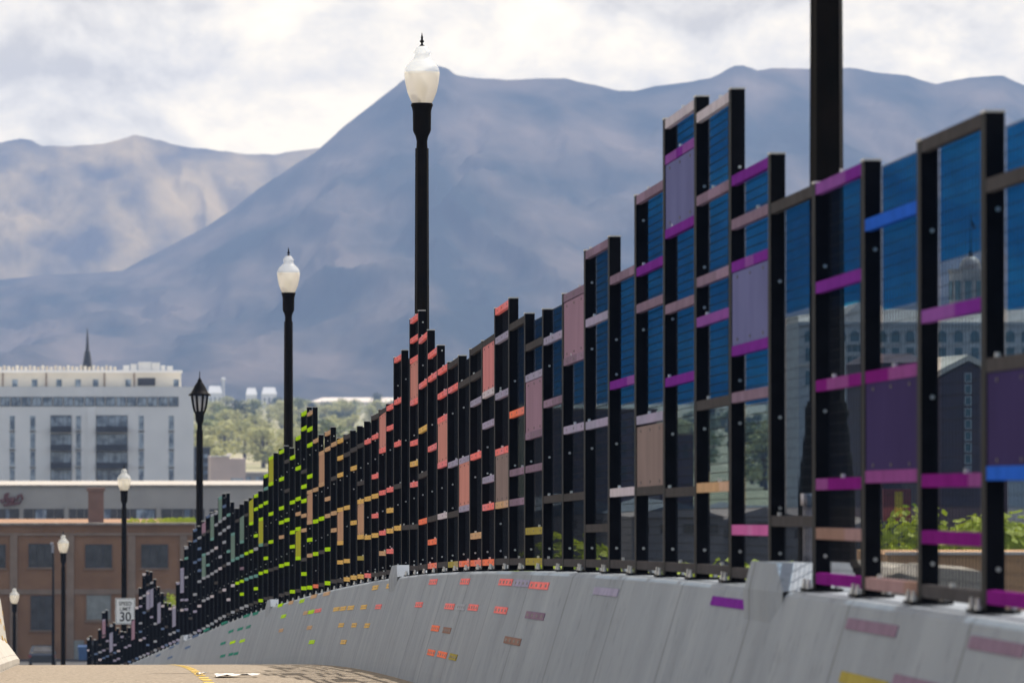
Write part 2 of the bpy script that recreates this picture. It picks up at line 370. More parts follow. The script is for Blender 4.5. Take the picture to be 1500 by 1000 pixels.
# ------------------------------------------------------------------ the fence
# per bay: top y, rails [(y, colour)], infill sheets [(y0, y1, colour)], all measured at the middle of the bay
BAY = {
 -4: (150, [(300, 'grey'), (520, 'purple'), (800, 'magenta'), (915, 'grey')], []),
 -3: (120, [(235, 'purple'), (500, 'grey'), (730, 'purple'), (905, 'magenta')], [(250, 490, 'purple')]),
 -2: (140, [(300, 'purple'), (620, 'grey'), (760, 'magenta'), (900, 'grey')], []),
 -1: (165, [(255, 'grey'), (528, 'grey'), (692, 'blue'), (884, 'magenta')], [(540, 684, 'violet')]),
 0: (188, [(196, 'grey'), (455, 'purple'), (703, 'magenta'), (788, 'magenta'), (870, 'grey')], []),
 1: (228, [(317, 'blue'), (547, 'magenta'), (697, 'magenta'), (865, 'brown')], [(556, 690, 'violet')]),
 2: (254, [(263, 'purple'), (412, 'purple'), (560, 'magenta'), (708, 'magenta'), (782, 'brown'), (855, 'magenta')], []),
 3: (285, [(293, 'grey'), (763, 'grey')], []),
 4: (243, [(252, 'purple'), (318, 'mauve'), (382, 'purple'), (508, 'purple'), (578, 'mauve'), (776, 'pink'), (840, 'grey')], [(391, 500, 'indigo')]),
 5: (150, [(158, 'white'), (283, 'mauve'), (405, 'mauve'), (465, 'purple'), (590, 'grey'), (713, 'tan'), (838, 'grey')], []),
 6: (160, [(168, 'white'), (222, 'purple'), (333, 'purple'), (446, 'mauve'), (555, 'purple'), (720, 'grey'), (834, 'grey')], [(230, 326, 'indigo')]),
 7: (275, [(282, 'mauve'), (390, 'purple'), (445, 'mauve'), (612, 'lav'), (718, 'grey'), (832, 'grey')], [(622, 712, 'brown')]),
 8: (396, [(403, 'mauve'), (560, 'purple'), (720, 'white'), (830, 'grey')], []),
 9: (358, [(365, 'mauve'), (467, 'lav'), (620, 'lav'), (773, 'grey'), (828, 'grey')], []),
 10: (423, [(430, 'mauve'), (525, 'mauve'), (627, 'lav'), (727, 'grey'), (824, 'grey')], [(437, 520, 'mauve')]),
 11: (446, [(494.6, 'lav'), (588, 'mauve'), (730, 'grey'), (823, 'grey')], []),
 12: (463, [(504, 'grey'), (550, 'lav'), (636, 'mauve'), (685, 'mauve'), (777, 'olive'), (822, 'olive')], [(556, 632, 'mauve')]),
 13: (467, [(473.6, 'grey'), (604, 'orange'), (690.6, 'mauve'), (734.6, 'mauve'), (822, 'grey')], []),
 14: (445, [(450.6, 'coral'), (494, 'lav'), (577, 'lav'), (660, 'coral'), (738.5, 'tan'), (822, 'grey')], [(665, 735, 'brown')]),
 15: (494, [(499, 'grey'), (575, 'white'), (620.6, 'lav'), (701.5, 'lav'), (741.6, 'coral'), (823, 'orange')], [(503, 573, 'rose')]),
 16: (506, [(511, 'grey'), (550, 'grey'), (588, 'lav'), (667, 'coral'), (784, 'tan'), (824, 'orange')], []),
 17: (522, [(560, 'grey'), (673, 'lav'), (744, 'lav'), (825, 'orange')], [(677, 741, 'coral')]),
 18: (527, [(532, 'grey'), (568, 'coral'), (678.6, 'lav'), (752.6, 'grey'), (826, 'olive')], []),
 19: (536, [(541, 'coral'), (577, 'coral'), (613, 'coral'), (679.5, 'coral'), (755, 'white'), (826.5, 'grey')], [(616, 677, 'coral')]),
 20: (512, [(517, 'coral'), (551.5, 'coral'), (655, 'coral'), (759, 'grey'), (793, 'orange'), (828, 'orange')], []),
 21: (490, [(494.6, 'coral'), (562, 'coral'), (628, 'yellow'), (695, 'grey'), (763, 'orange'), (830, 'grey')], []),
 22: (462, [(466.6, 'coral'), (496, 'coral'), (526, 'coral'), (588, 'coral'), (648, 'coral'), (678.5, 'yellow'), (709, 'coral'), (771, 'grey'), (832, 'grey')], [(530, 585, 'coral')]),
 23: (521, [(772, 'grey')], []),
 24: (521, [(525, 'coral'), (587, 'coral'), (649.5, 'coral'), (711.7, 'grey'), (773, 'yellow'), (836, 'grey')], []),
 25: (592, [(596, 'coral'), (626, 'coral'), (716.7, 'coral'), (747, 'yellow'), (777, 'yellow'), (807, 'coral'), (838, 'grey')], []),
 26: (598, [(602, 'grey'), (659, 'coral'), (721, 'coral'), (780, 'coral'), (810, 'tan'), (840, 'grey')], [(606, 657, 'coral')]),
 27: (607, [(610, 'grey'), (639, 'coral'), (697, 'coral'), (726, 'yellow'), (755, 'coral'), (783.6, 'yellow'), (841.5, 'grey')], []),
 28: (616, [(646, 'coral'), (730, 'yellow'), (786.5, 'yellow'), (842.6, 'coral')], []),
 29: (623, [(652, 'grey'), (707, 'grey'), (734, 'yellow'), (786, 'yellow'), (817, 'olive'), (844, 'yellow')], [(737, 784, 'tan')]),
 30: (630, [(658, 'grey'), (685, 'yellow'), (765, 'yellow'), (845.5, 'yellow')], []),
 31: (636, [(639, 'grey'), (665, 'grey'), (743, 'yellow'), (821, 'yellow'), (848, 'yellow')], []),
 32: (642, [(645, 'yellow'), (670, 'yellow'), (695, 'yellow'), (746, 'yellow'), (794.6, 'yellow'), (823, 'yellow'), (850, 'grey')], [(749, 792, 'tan')]),
 33: (647, [(650, 'tan'), (700, 'grey'), (751, 'tan'), (776, 'tan'), (851, 'grey')], []),
 34: (631, [(634, 'tan'), (657, 'tan'), (730, 'tan'), (755, 'tan'), (804, 'lime'), (853.6, 'lime')], []),
 35: (660, [(663, 'tan'), (709, 'tan'), (759, 'lime'), (808, 'grey'), (856, 'grey')], [(665, 707, 'tan')]),
 36: (642, [(645, 'tan'), (716.5, 'tan'), (763, 'lime'), (810.7, 'lime'), (858, 'orange')], []),
 37: (602, [(605, 'tan'), (628, 'lime'), (651, 'lime'), (697, 'lime'), (720, 'tan'), (764.5, 'tan'), (790, 'lime'), (813, 'tan'), (860, 'lime')], [(723, 762, 'tan')]),
 38: (602, [(605, 'lime'), (627, 'lime'), (690, 'grey'), (712, 'lime'), (733, 'lime'), (754.6, 'tan'), (776, 'tan'), (819, 'grey'), (840, 'lime'), (861, 'lime')], []),
 39: (638, [(641, 'lime'), (685, 'lime'), (730, 'lime'), (752, 'tan'), (774, 'lime'), (817, 'lime'), (864.6, 'grey')], [(777, 815, 'lime')]),
 40: (667, [(669.5, 'lime'), (735, 'lime'), (779, 'lime'), (800, 'lime'), (866, 'lime')], []),
 41: (661, [(675, 'grey'), (718, 'grey'), (761, 'lime'), (825.5, 'lime'), (868.6, 'grey')], []),
 42: (658, [(661, 'lime'), (701, 'lime'), (743.6, 'lime'), (764.5, 'lime'), (786, 'tan'), (828, 'lime'), (871, 'grey')], []),
 43: (662, [(831.6, 'grey')], []),
 44: (668, [(670.5, 'lime'), (708, 'lime'), (752, 'lime'), (793, 'lime'), (834, 'grey'), (875, 'grey')], [(672, 706, 'lime')]),
 45: (694, [(696.5, 'lime'), (715, 'teal'), (736, 'lime'), (797, 'grey'), (817, 'lime'), (836.5, 'lime'), (876, 'grey')], []),
 46: (718, [(740.5, 'lime'), (760, 'lime'), (797.6, 'teal'), (839, 'lime'), (879, 'lime')], [(762, 796, 'lime')]),
 47: (723, [(725.6, 'lime'), (745, 'lime'), (784, 'lime'), (803.5, 'silver'), (843, 'teal'), (861.6, 'lime'), (882, 'grey')], []),
 48: (729, [(766, 'lime'), (807, 'lime'), (845, 'teal'), (885, 'grey')], [(732, 765, 'lime')]),
 49: (733, [(753.6, 'grey'), (810, 'lime'), (847.7, 'teal'), (887, 'silver')], []),
 50: (737, [(793, 'teal'), (813.6, 'teal'), (832, 'mauve'), (850.7, 'lime'), (869.6, 'lime'), (890, 'silver')], [(756, 791, 'teal')]),
 51: (743, [(762, 'grey'), (817, 'teal'), (853.6, 'lime'), (893, 'grey')], []),
 52: (749, [(782, 'teal'), (820, 'teal'), (857, 'white'), (896, 'silver')], [(783, 819, 'teal')]),
 53: (739, [(753.6, 'teal'), (771.5, 'silver'), (807, 'teal'), (825, 'silver'), (877.6, 'white'), (899, 'grey')], []),
 54: (726, [(741, 'sky'), (758.7, 'silver'), (776, 'silver'), (793.6, 'silver'), (828, 'grey'), (863.5, 'white'), (902, 'silver')], []),
 55: (727, [(729, 'teal'), (763, 'silver'), (781, 'silver'), (815, 'silver'), (832, 'white'), (866, 'grey'), (905, 'silver')], [(730, 761, 'teal')]),
 56: (749, [(751, 'silver'), (768, 'silver'), (802, 'white'), (836, 'silver'), (853, 'grey'), (909, 'silver')], []),
 57: (752, [(754, 'silver'), (789, 'teal'), (806, 'silver'), (839.7, 'silver'), (873, 'white'), (913, 'silver')], [(756, 788, 'teal')]),
 58: (754, [(756, 'sky'), (777.6, 'grey'), (810, 'silver'), (827, 'teal'), (843.5, 'silver'), (876, 'silver'), (916, 'silver')], []),
 59: (762, [(782, 'grey'), (812, 'teal'), (846, 'silver'), (879, 'silver'), (920, 'silver')], [(765, 781, 'mauve'), (813, 845, 'teal')]),
 60: (773, [(787, 'silver'), (803, 'sky'), (819, 'sky'), (835, 'sky'), (851, 'silver'), (887, 'white'), (923, 'lav')], []),
 61: (774, [(776, 'sky'), (791.7, 'sky'), (823, 'sky'), (870, 'silver'), (895, 'lav'), (926, 'silver')], []),
 62: (792, [(905, 'grey'), (930, 'silver')], []),
 63: (799, [(802, 'silver'), (817, 'teal'), (845, 'silver'), (878, 'lav'), (892, 'lav')], []),
 64: (819, [(833, 'lav'), (866, 'lav'), (878, 'lav'), (893, 'white'), (935, 'silver')], [(834, 865, 'lav')]),
}
FAR = {65: (852, []), 66: (887, [(888, 917, 'lav')]), 67: (889, []), 68: (886, []), 69: (885, []), 70: (871, [(882, 912, 'lav')]), 71: (862, []), 72: (851, [(862, 889, 'lav')]), 73: (840, [(864, 894, 'lav')]),
       74: (839, []), 75: (860, []), 76: (888, []), 77: (906, [(908, 936, 'mauve')]), 78: (918, []), 79: (925, []), 80: (930, []), 81: (927, []), 82: (922, []), 83: (914, [(926, 954, 'lav')]), 84: (916, []),
       85: (896, [(908, 933, 'mauve')]), 86: (921, []), 87: (936, []), 88: (944, []), 89: (934, [])}
r2 = random.Random(3)
for i, (t, sh) in FAR.items():
    D = S0 + SP * (i + .5)
    px = F / D * 0.2375
    bot = 630 + (CZ - ZB(D) - 0.11) * F / D
    rails = [(t + 2, r2.choice(['white', 'silver', 'lav']))] if r2.random() < 0.5 else []
    n = int((bot - t) / px)
    for k in range(1, n):
        if r2.random() < 0.33: rails.append((bot - k * px, r2.choice(['white', 'silver', 'lav', 'lav', 'sky', 'silver', 'grey'])))
    rails.append((bot, r2.choice(['sky', 'grey', 'silver', 'lav'])))
    BAY[i] = (t, rails, sh)

PD, PW = 0.078, 0.125        # post depth (across the fence) and width (along it)
SECTIONS = [(-4, 3, 'tall fence section with purple rails and violet sheets at the right edge'),
            (4, 23, 'fence section with mauve, lavender and coral rails, between the two tallest lamp posts'),
            (24, 43, 'fence section with coral, amber and lime rails, left of the tallest acorn lamp'),
            (44, 62, 'fence section with lime and teal rails beside the black lantern lamp post'),
            (63, 89, 'farthest fence section with silver and lilac rails, low and stepped')]
def sect(i):
    for k, (a, b_, _) in enumerate(SECTIONS):
        if a <= i <= b_: return k
ROOTS = []
for (a, b_, lab) in SECTIONS:
    s = S0 + SP * a
    r_ = empty('mesh_fence', (XF(s), s, ZB(s)))
    tag(r_, lab, 'fence', 'fence sections on the barrier')
    ROOTS.append(r_)
def h_at(i, y):             # height over the barrier of a photo row in bay i
    sm = S0 + SP * (i + .5)
    return at(150 + (XF(sm)) * F / sm, y, sm).z - ZB(sm)
TOP = {i: h_at(i, b_[0]) for i, b_ in BAY.items()}
RH = 0.056

# posts
for i in range(-4, 91):
    s = S0 + SP * i
    near = TOP.get(i, None); far = TOP.get(i - 1, None)
    h = max(v for v in (near, far) if v is not None) + (0.002 if i < 24 else 0.02)
    k = sect(i) if sect(i) is not None else len(SECTIONS) - 1
    x = XF(s); zb = ZB(s)
    mb = MB()
    w = PW / 2
    mb.box(x, x + PD, s - w, s + w, zb + 0.02, zb + h, 0)
    mb.box(x - 0.002, x + PD + 0.002, s - w - 0.002, s + w + 0.002, zb + h + 0.0005, zb + h + 0.010, 2)          # end cap, sunlit look put into its pale colour
    mb.box(x - 0.055, x + PD + 0.055, s - 0.11, s + 0.11, zb + 0.006, zb + 0.02, 0)           # base plate
    for (bx, by) in ((-0.035, -0.08), (PD + 0.03, -0.08), (-0.035, 0.08)):                      # anchor bolts
        mb.lathe([(0.014, 0), (0.014, 0.022), (0.008, 0.022), (0.008, 0.045)], 6, (x + bx, s + by, zb + 0.02), 1, False)
    # bolts through the camera-facing and path-facing sides
    hh = 0.11 + 0.07
    n = 0
    while hh < h - 0.05:
        if n % 3 == 0 or (i * 7 + n * 5) % 11 == 0:
            c = Vector((x + PD * 0.62, s - w, zb + hh))
            p = []
            for q in range(8):
                an = q * math.pi / 4
                p.append((c.x + 0.009 * math.cos(an), c.y - 0.012, c.z + 0.009 * math.sin(an)))
            p2 = [(u[0], c.y + 0.001, u[2]) for u in p]
            mb.raw(p + p2, [tuple(range(8))] + [(a_, (a_ + 1) % 8, 8 + (a_ + 1) % 8, 8 + a_) for a_ in range(8)], 1)
        hh += 0.2375; n += 1
    place_parent(mb.build('post', [M['black'], M['steel'], M['cap']]), ROOTS[k])

added_tint = bpy.data.materials.new('added_blue_tint'); added_tint.use_nodes = True  # added sheet, deepens the blue of the distance behind the mesh
nt = added_tint.node_tree; N = nt.nodes; N.remove(N['Principled BSDF'])
tr = N.new('ShaderNodeBsdfTransparent'); tr.inputs[0].default_value = (0.035, 0.36, 0.74, 1)
df = N.new('ShaderNodeBsdfDiffuse'); df.inputs[0].default_value = (0.003, 0.05, 0.20, 1)
mx = N.new('ShaderNodeMixShader')
fn = N.new('ShaderNodeTexNoise'); fn.inputs['Scale'].default_value = 2.6; fn.inputs['Detail'].default_value = 8
ftc = N.new('ShaderNodeTexCoord'); fmp = N.new('ShaderNodeMapping'); fmp.inputs['Scale'].default_value = (1, 0.6, 1); nt.links.new(ftc.outputs['Object'], fmp.inputs[0]); nt.links.new(fmp.outputs[0], fn.inputs['Vector'])
fr = N.new('ShaderNodeMapRange'); fr.inputs['From Min'].default_value = 0.3; fr.inputs['From Max'].default_value = 0.7; fr.inputs['To Min'].default_value = 0.03; fr.inputs['To Max'].default_value = 0.26
nt.links.new(fn.outputs['Fac'], fr.inputs['Value']); nt.links.new(fr.outputs[0], mx.inputs[0])
nt.links.new(tr.outputs[0], mx.inputs[1]); nt.links.new(df.outputs[0], mx.inputs[2])
nt.links.new(mx.outputs[0], N['Material Output'].inputs['Surface'])
added_tint2 = added_tint.copy(); added_tint2.name = 'added_pale_tint'  # added lower sheet, cools the view through the mesh
for n_ in added_tint2.node_tree.nodes:
    if n_.type == 'BSDF_TRANSPARENT': n_.inputs[0].default_value = (0.50, 0.66, 0.80, 1)
    if n_.type == 'MAP_RANGE': n_.inputs['To Min'].default_value = 0.0; n_.inputs['To Max'].default_value = 0.08

for i, (ty, rails, sheets) in BAY.items():
    k = sect(i); root = ROOTS[k]
    sa, sb = S0 + SP * i + PW / 2 + 0.002, S0 + SP * (i + 1) - PW / 2 - 0.002
    xa, xb = XF(sa), XF(sb); za, zb = ZB(sa), ZB(sb)
    sm = (sa + sb) / 2
    # keep heights exact at the middle of the bay
    off = ZB(S0 + SP * (i + .5)) - (za + zb) / 2
    za += off; zb += off
    rails = sorted(rails)
    # rails
    for (y, c) in rails:
        h = h_at(i, y)
        if h < 0.06: h = 0.07
        mb = MB(); hh = RH / 2
        f0, f1 = 0.002, 0.034
        tilt = 1.0 if i < 22 else 0.6
        e0, e1 = (0.0, 1.0) if i < 45 else (0.06, 0.94)
        rr = random.Random(i * 31 + int(y))
        if i < 24 and c not in ('grey', 'blue'):
            cuts = [0, rr.uniform(0.2, 0.45), rr.uniform(0.5, 0.75), 1]
            segm = [rr.choice((0, 0, 1)) for _ in range(3)]
        else:
            cuts = [0, 1]; segm = [0]
        def P(t, dx, dz):
            t = e0 + (e1 - e0) * t
            return (xa + (xb - xa) * t + dx, sa + (sb - sa) * t, za + (zb - za) * (0.5 + (t - 0.5) * tilt) + h + dz)
        for q in range(len(cuts) - 1):
            t0, t1 = cuts[q] + (0.0015 if q else 0), cuts[q + 1]
            mb.hexa([P(t0, f0, -hh), P(t1, f0, -hh), P(t1, f1, -hh), P(t0, f1, -hh), P(t0, f0, hh), P(t1, f0, hh), P(t1, f1, hh), P(t0, f1, hh)], segm[q])
        if c != 'grey' and 9 < i < 48:
            for t in (0.12, 0.5, 0.85):
                a_ = 0.007
                mb.hexa([P(t - .014, f0 - .002, -a_), P(t + .014, f0 - .002, -a_), P(t + .014, f0 + .002, -a_), P(t - .014, f0 + .002, -a_), P(t - .014, f0 - .002, a_), P(t + .014, f0 - .002, a_), P(t + .014, f0 + .002, a_), P(t - .014, f0 + .002, a_)], 2)
        if i < 30 and rr.random() < 0.6:         # nut on top of the rail
            t = rr.uniform(0.2, 0.9); a_ = 0.012
            mb.hexa([P(t - .01, .004, hh), P(t + .01, .004, hh), P(t + .01, .02, hh), P(t - .01, .02, hh), P(t - .01, .004, hh + .018), P(t + .01, .004, hh + .018), P(t + .01, .02, hh + .018), P(t - .01, .02, hh + .018)], 3)
        p0, p1 = paint(c)
        place_parent(mb.build('rail', [p0, p1, M['rivet'], M['steel']]), root)
    # infill sheets
    for (y0, y1, c) in sheets:
        h1, h0 = h_at(i, y0), h_at(i, y1)
        mb = MB()
        def P(t, dx, h): return (xa + (xb - xa) * t + dx, sa + (sb - sa) * t, za + (zb - za) * t + h)
        mb.hexa([P(0, .006, h0), P(1, .006, h0), P(1, .012, h0), P(0, .012, h0), P(0, .006, h1), P(1, .006, h1), P(1, .012, h1), P(0, .012, h1)], 0)
        if i < 30:
            for t in (0.15, 0.5, 0.85):
                for hq in (h0 + 0.03, h1 - 0.03):
                    a_ = 0.008
                    mb.hexa([P(t - .008, .002, hq - a_), P(t + .008, .002, hq - a_), P(t + .008, .006, hq - a_), P(t - .008, .006, hq - a_), P(t - .008, .002, hq + a_), P(t + .008, .002, hq + a_), P(t + .008, .006, hq + a_), P(t - .008, .006, hq + a_)], 1)
        place_parent(mb.build('infill_sheet', [sheet(c), M['rivet']]), root)
    # welded wire mesh on the back of the posts
    top = TOP[i] - 0.004
    bot = 0.06
    if i == 3: bot = 0.06
    mb = MB(); wr = 0.0016
    if top > bot + 0.1:
        vs_ = 0.095 if i < 9 else 0.0508
        n = int((sb - sa) / vs_)
        wr = 0.0030 if i < 4 else 0.0025 if i < 9 else 0.0016
        xo = PD - 0.012
        for q in range(n + 1):
            t = (q + 0.5) / (n + 1)
            x = xa + (xb - xa) * t + xo; y = sa + (sb - sa) * t; z = za + (zb - za) * t
            mb.raw([(x - wr, y - wr, z + bot), (x + wr, y - wr, z + bot), (x + wr, y + wr, z + bot), (x - wr, y + wr, z + bot), (x - wr, y - wr, z + top), (x + wr, y - wr, z + top), (x + wr, y + wr, z + top), (x - wr, y + wr, z + top)],
                   [(0, 1, 5, 4), (1, 2, 6, 5), (2, 3, 7, 6), (3, 0, 4, 7)])
        nz_ = int((top - bot) / 0.0508)
        xo += 2 * wr
        wr = 0.0012 if i < 4 else 0.0021 if i < 14 else 0.0014
        for q in range(nz_ + 1):
            h = bot + (top - bot) * q / nz_
            mb.raw([(xa + xo - wr, sa, za + h - wr), (xa + xo + wr, sa, za + h - wr), (xa + xo + wr, sa, za + h + wr), (xa + xo - wr, sa, za + h + wr),
                    (xb + xo - wr, sb, zb + h - wr), (xb + xo + wr, sb, zb + h - wr), (xb + xo + wr, sb, zb + h + wr), (xb + xo - wr, sb, zb + h + wr)],
                   [(0, 1, 5, 4), (1, 2, 6, 5), (2, 3, 7, 6), (3, 0, 4, 7)])
        place_parent(mb.build('wire_mesh', M['wire']), root)
    # added sheets behind the near mesh, tinting the view through it blue
    if i <= 13:
        yb = 373 if i == 0 else 446 if i <= 2 else 452 if i == 3 else 588
        h0 = h_at(i, yb)
        if h0 < top - 0.05:
            mb = MB(); xo = PD + 0.004
            mb.raw([(xa + xo, sa, za + h0), (xb + xo, sb, zb + h0), (xb + xo, sb, zb + top), (xa + xo, sa, za + top)], [(0, 1, 2, 3)])
            place_parent(mb.build('added_tint_sheet', added_tint), root)
            mb = MB()
            mb.raw([(xa + xo, sa, za + 0.42), (xb + xo, sb, zb + 0.42), (xb + xo, sb, zb + h0 - 0.002), (xa + xo, sa, za + h0 - 0.002)], [(0, 1, 2, 3)])
            place_parent(mb.build('added_tint_sheet', added_tint2), root)

# ------------------------------------------------------------------ street lamps
def glass(name, col, clear, mixc):
    m = bpy.data.materials.new(name); m.use_nodes = True
    nt = m.node_tree; N = nt.nodes; L = nt.links
    b = N['Principled BSDF']; b.inputs['Base Color'].default_value = col; b.inputs['Roughness'].default_value = 0.22
    b.inputs['Coat Weight'].default_value = 0.5; b.inputs['Coat Roughness'].default_value = 0.05
    tl = N.new('ShaderNodeBsdfTranslucent'); tl.inputs[0].default_value = col
    m1 = N.new('ShaderNodeMixShader'); m1.inputs[0].default_value = 0.5
    L.new(b.outputs[0], m1.inputs[1]); L.new(tl.outputs[0], m1.inputs[2])
    t = N.new('ShaderNodeBsdfTransparent'); t.inputs[0].default_value = mixc
    m2 = N.new('ShaderNodeMixShader'); m2.inputs[0].default_value = clear
    L.new(m1.outputs[0], m2.inputs[1]); L.new(t.outputs[0], m2.inputs[2])
    wv = N.new('ShaderNodeTexNoise'); wv.inputs['Scale'].default_value = 9; wv.inputs['Detail'].default_value = 3
    tc = N.new('ShaderNodeTexCoord'); mp = N.new('ShaderNodeMapping'); mp.inputs['Scale'].default_value = (1, 1, 0.15)
    L.new(tc.outputs['Object'], mp.inputs[0]); L.new(mp.outputs[0], wv.inputs['Vector'])
    bp = N.new('ShaderNodeBump'); bp.inputs['Strength'].default_value = 0.4; bp.inputs['Distance'].default_value = 0.02
    L.new(wv.outputs['Fac'], bp.inputs['Height']); L.new(bp.outputs[0], b.inputs['Normal'])
    L.new(m2.outputs[0], N['Material Output'].inputs['Surface'])
    return m
M['globe'] = glass('frosted_globe', (0.95, 0.86, 0.72, 1), 0.40, (1, 1, 1, 1))
M['globe_top'] = glass('clear_globe_cap', (0.95, 0.95, 0.92, 1), 0.68, (0.95, 0.97, 1, 1))
M['dark_glass'] = glass('lantern_glass', (0.80, 0.80, 0.86, 1), 0.25, (1, 1, 1, 1))

def lamp_meshes():
    ms = {}
    mb = MB()   # fluted shaft with a bell base
    mb.lathe([(0.18, 0), (0.18, 0.10), (0.155, 0.14), (0.145, 0.55), (0.125, 0.72), (0.112, 0.86), (0.118, 0.90), (0.100, 0.96)], 16, smooth=False)
    mb.lathe([(0.092, 0.95), (0.078, 4.99)], 16, smooth=False, flute=0.10)
    mb.lathe([(0.066, 4.985), (0.062, 5.07), (0.075, 5.13), (0.095, 5.17)], 16)
    ms['pole'] = mb.mesh('pole', M['pole'])
    mb = MB()
    mb.lathe([(0.095, 5.168), (0.105, 5.20), (0.108, 5.42), (0.120, 5.47), (0.128, 5.48), (0.128, 5.50), (0.118, 5.515)], 20)
    ms['fitter'] = mb.mesh('fitter', M['pole'])
    mb = MB()
    mb.lathe([(0.112, 5.512), (0.135, 5.55), (0.170, 5.64), (0.192, 5.74), (0.203, 5.82), (0.207, 5.86), (0.203, 5.878)], 28, cap=False)
    ms['globe'] = mb.mesh('globe', M['globe'])
    mb = MB()
    mb.lathe([(0.205, 5.875), (0.207, 5.885), (0.196, 5.92), (0.170, 5.965), (0.142, 5.99), (0.140, 5.997), (0.128, 6.003), (0.100, 6.03), (0.090, 6.06), (0.088, 6.085), (0.102, 6.098), (0.102, 6.110), (0.080, 6.125), (0.072, 6.155), (0.045, 6.175), (0.016, 6.182)], 28)
    ms['globe_cap'] = mb.mesh('globe_cap', M['globe_top'])
    mb = MB()
    mb.lathe([(0.034, 6.18), (0.022, 6.19), (0.012, 6.20), (0.012, 6.215), (0.026, 6.228), (0.026, 6.236), (0.012, 6.25), (0.013, 6.28), (0.006, 6.31), (0.002, 6.335)], 10)
    ms['finial'] = mb.mesh('finial', M['pole'])
    mb = MB()
    mb.lathe([(0.045, 5.515), (0.045, 5.62), (0.06, 5.64), (0.075, 5.70), (0.05, 5.79), (0.02, 5.82)], 14)
    ms['bulb'] = mb.mesh('bulb', M['paper'])
    return ms
LM = lamp_meshes()
acorn_labels = {
    0: 'nearest lamp post, thick black pole cropped by the top of the frame, behind the fence',
    1: 'tall black lamp post with clear acorn globe silhouetted against the mountain peak',
    2: 'black lamp post with cream acorn globe rising behind the lime-railed fence',
    4: 'black lamp post with cream globe standing behind the speed limit sign',
    5: 'black lamp post with small cream globe in front of the brown building, second from left',
    6: 'short black lamp post with cream globe just beyond the sunlit left barrier'}
lamp_s = [29.35, 65.95, 102.9, 139.5, 176.1, 212.3, 248.9]
lamp_px = [1211, 618, 422.5, 292.5, 182, 93, 21.5]
lamp_top = [None, 48, 362, 545, 679, 777, 856]
first = None
for k in range(7):
    if k == 3: continue
    s = lamp_s[k]
    p = at(lamp_px[k], 600, s)
    z = ZB(s) + 0.01 if lamp_top[k] is None else at(lamp_px[k], lamp_top[k], s).z - 6.335
    root = empty('street_lamp', (p.x, s, z))
    tag(root, acorn_labels[k], 'street lamp', 'acorn street lamps along the viaduct')
    for nm in ('pole', 'fitter', 'globe', 'globe_cap', 'finial', 'bulb'):
        o = bpy.data.objects.new(nm, LM[nm]); COL.objects.link(o); o.parent = root
    if z > ZB(s) - 0.1 or k == 3:
        pass
# the lantern type
s = lamp_s[3]; p = at(lamp_px[3], 600, s); zt = at(lamp_px[3], 543, s).z
root = empty('street_lamp', (p.x, s, zt - 6.45))
tag(root, 'black lamp post with dark peaked lantern head beside the white building', 'street lamp')
mb = MB()
mb.lathe([(0.26, 0), (0.26, 0.10), (0.24, 0.14), (0.22, 0.55), (0.17, 0.72), (0.125, 0.86), (0.105, 0.96)], 16, smooth=False)
mb.lathe([(0.092, 0.95), (0.082, 5.0)], 16, smooth=False, flute=0.10)
mb.lathe([(0.062, 4.995), (0.06, 5.15), (0.09, 5.2), (0.10, 5.25), (0.11, 5.38), (0.13, 5.43), (0.12, 5.46)], 16)
mb.build('pole', M['pole'], root)
mb = MB()
mb.lathe([(0.12, 5.455), (0.16, 5.58), (0.19, 5.76), (0.195, 5.83)], 8, smooth=False)
mb.build('lantern_glass', M['dark_glass'], root)
mb = MB()
for k in range(8):
    a = 2 * math.pi * (k + 0.5) / 8
    c, sn = math.cos(a), math.sin(a)
    mb.tube([(0.125 * c, 0.125 * sn, 5.45), (0.165 * c, 0.165 * sn, 5.58), (0.198 * c, 0.198 * sn, 5.78), (0.20 * c, 0.20 * sn, 5.84)], 0.03, 6)
mb.build('lantern_frame', M['pole'], root)
mb = MB()
mb.lathe([(0.27, 5.84), (0.275, 5.87), (0.22, 5.91), (0.17, 6.0), (0.12, 6.10), (0.07, 6.17), (0.05, 6.20), (0.055, 6.22), (0.03, 6.25), (0.012, 6.30), (0.012, 6.38), (0.003, 6.45)], 16)
mb.build('lantern_hood', M['pole'], root)

# ------------------------------------------------------------------ speed limit sign on the fifth lamp post
def text_mesh(body, size, name, m, parent, loc, rot=(R(90), 0, 0), sx=1.0, bold=0.0):
    cu = bpy.data.curves.new(name, 'FONT')
    cu.body = body; cu.size = size; cu.align_x = 'CENTER'; cu.align_y = 'CENTER'; cu.extrude = 0.002; cu.offset = bold
    o = bpy.data.objects.new('tmp', cu); COL.objects.link(o)
    dg = bpy.context.evaluated_depsgraph_get()
    me = bpy.data.meshes.new_from_object(o.evaluated_get(dg))
    bpy.data.objects.remove(o)
    me.materials.clear(); me.materials.append(m)
    t = bpy.data.objects.new(name, me); COL.objects.link(t)
    t.parent = parent; t.location = loc; t.rotation_euler = rot; t.scale = (sx, 1, 1)
    return t
s = 175.7
p = at(183.5, 894.5, s)
root = empty('speed_limit_sign', (p.x, s, p.z))
tag(root, 'white rectangular speed limit 30 sign mounted on a lamp post', 'road sign')
mb = MB(); W_, H_ = 0.305, 0.40
M['sign_white'] = mat('sign_white', (0.88, 0.86, 0.85), (0.80, 0.78, 0.78), 5, 0.4)
M['sign_black'] = mat('sign_black', (0.02, 0.02, 0.02), None, rough=0.5)
mb.box(-W_, W_, 0, 0.004, -H_, H_, 0)
mb.build('sign_plate', M['sign_white'], root)
mb = MB(); t = 0.012
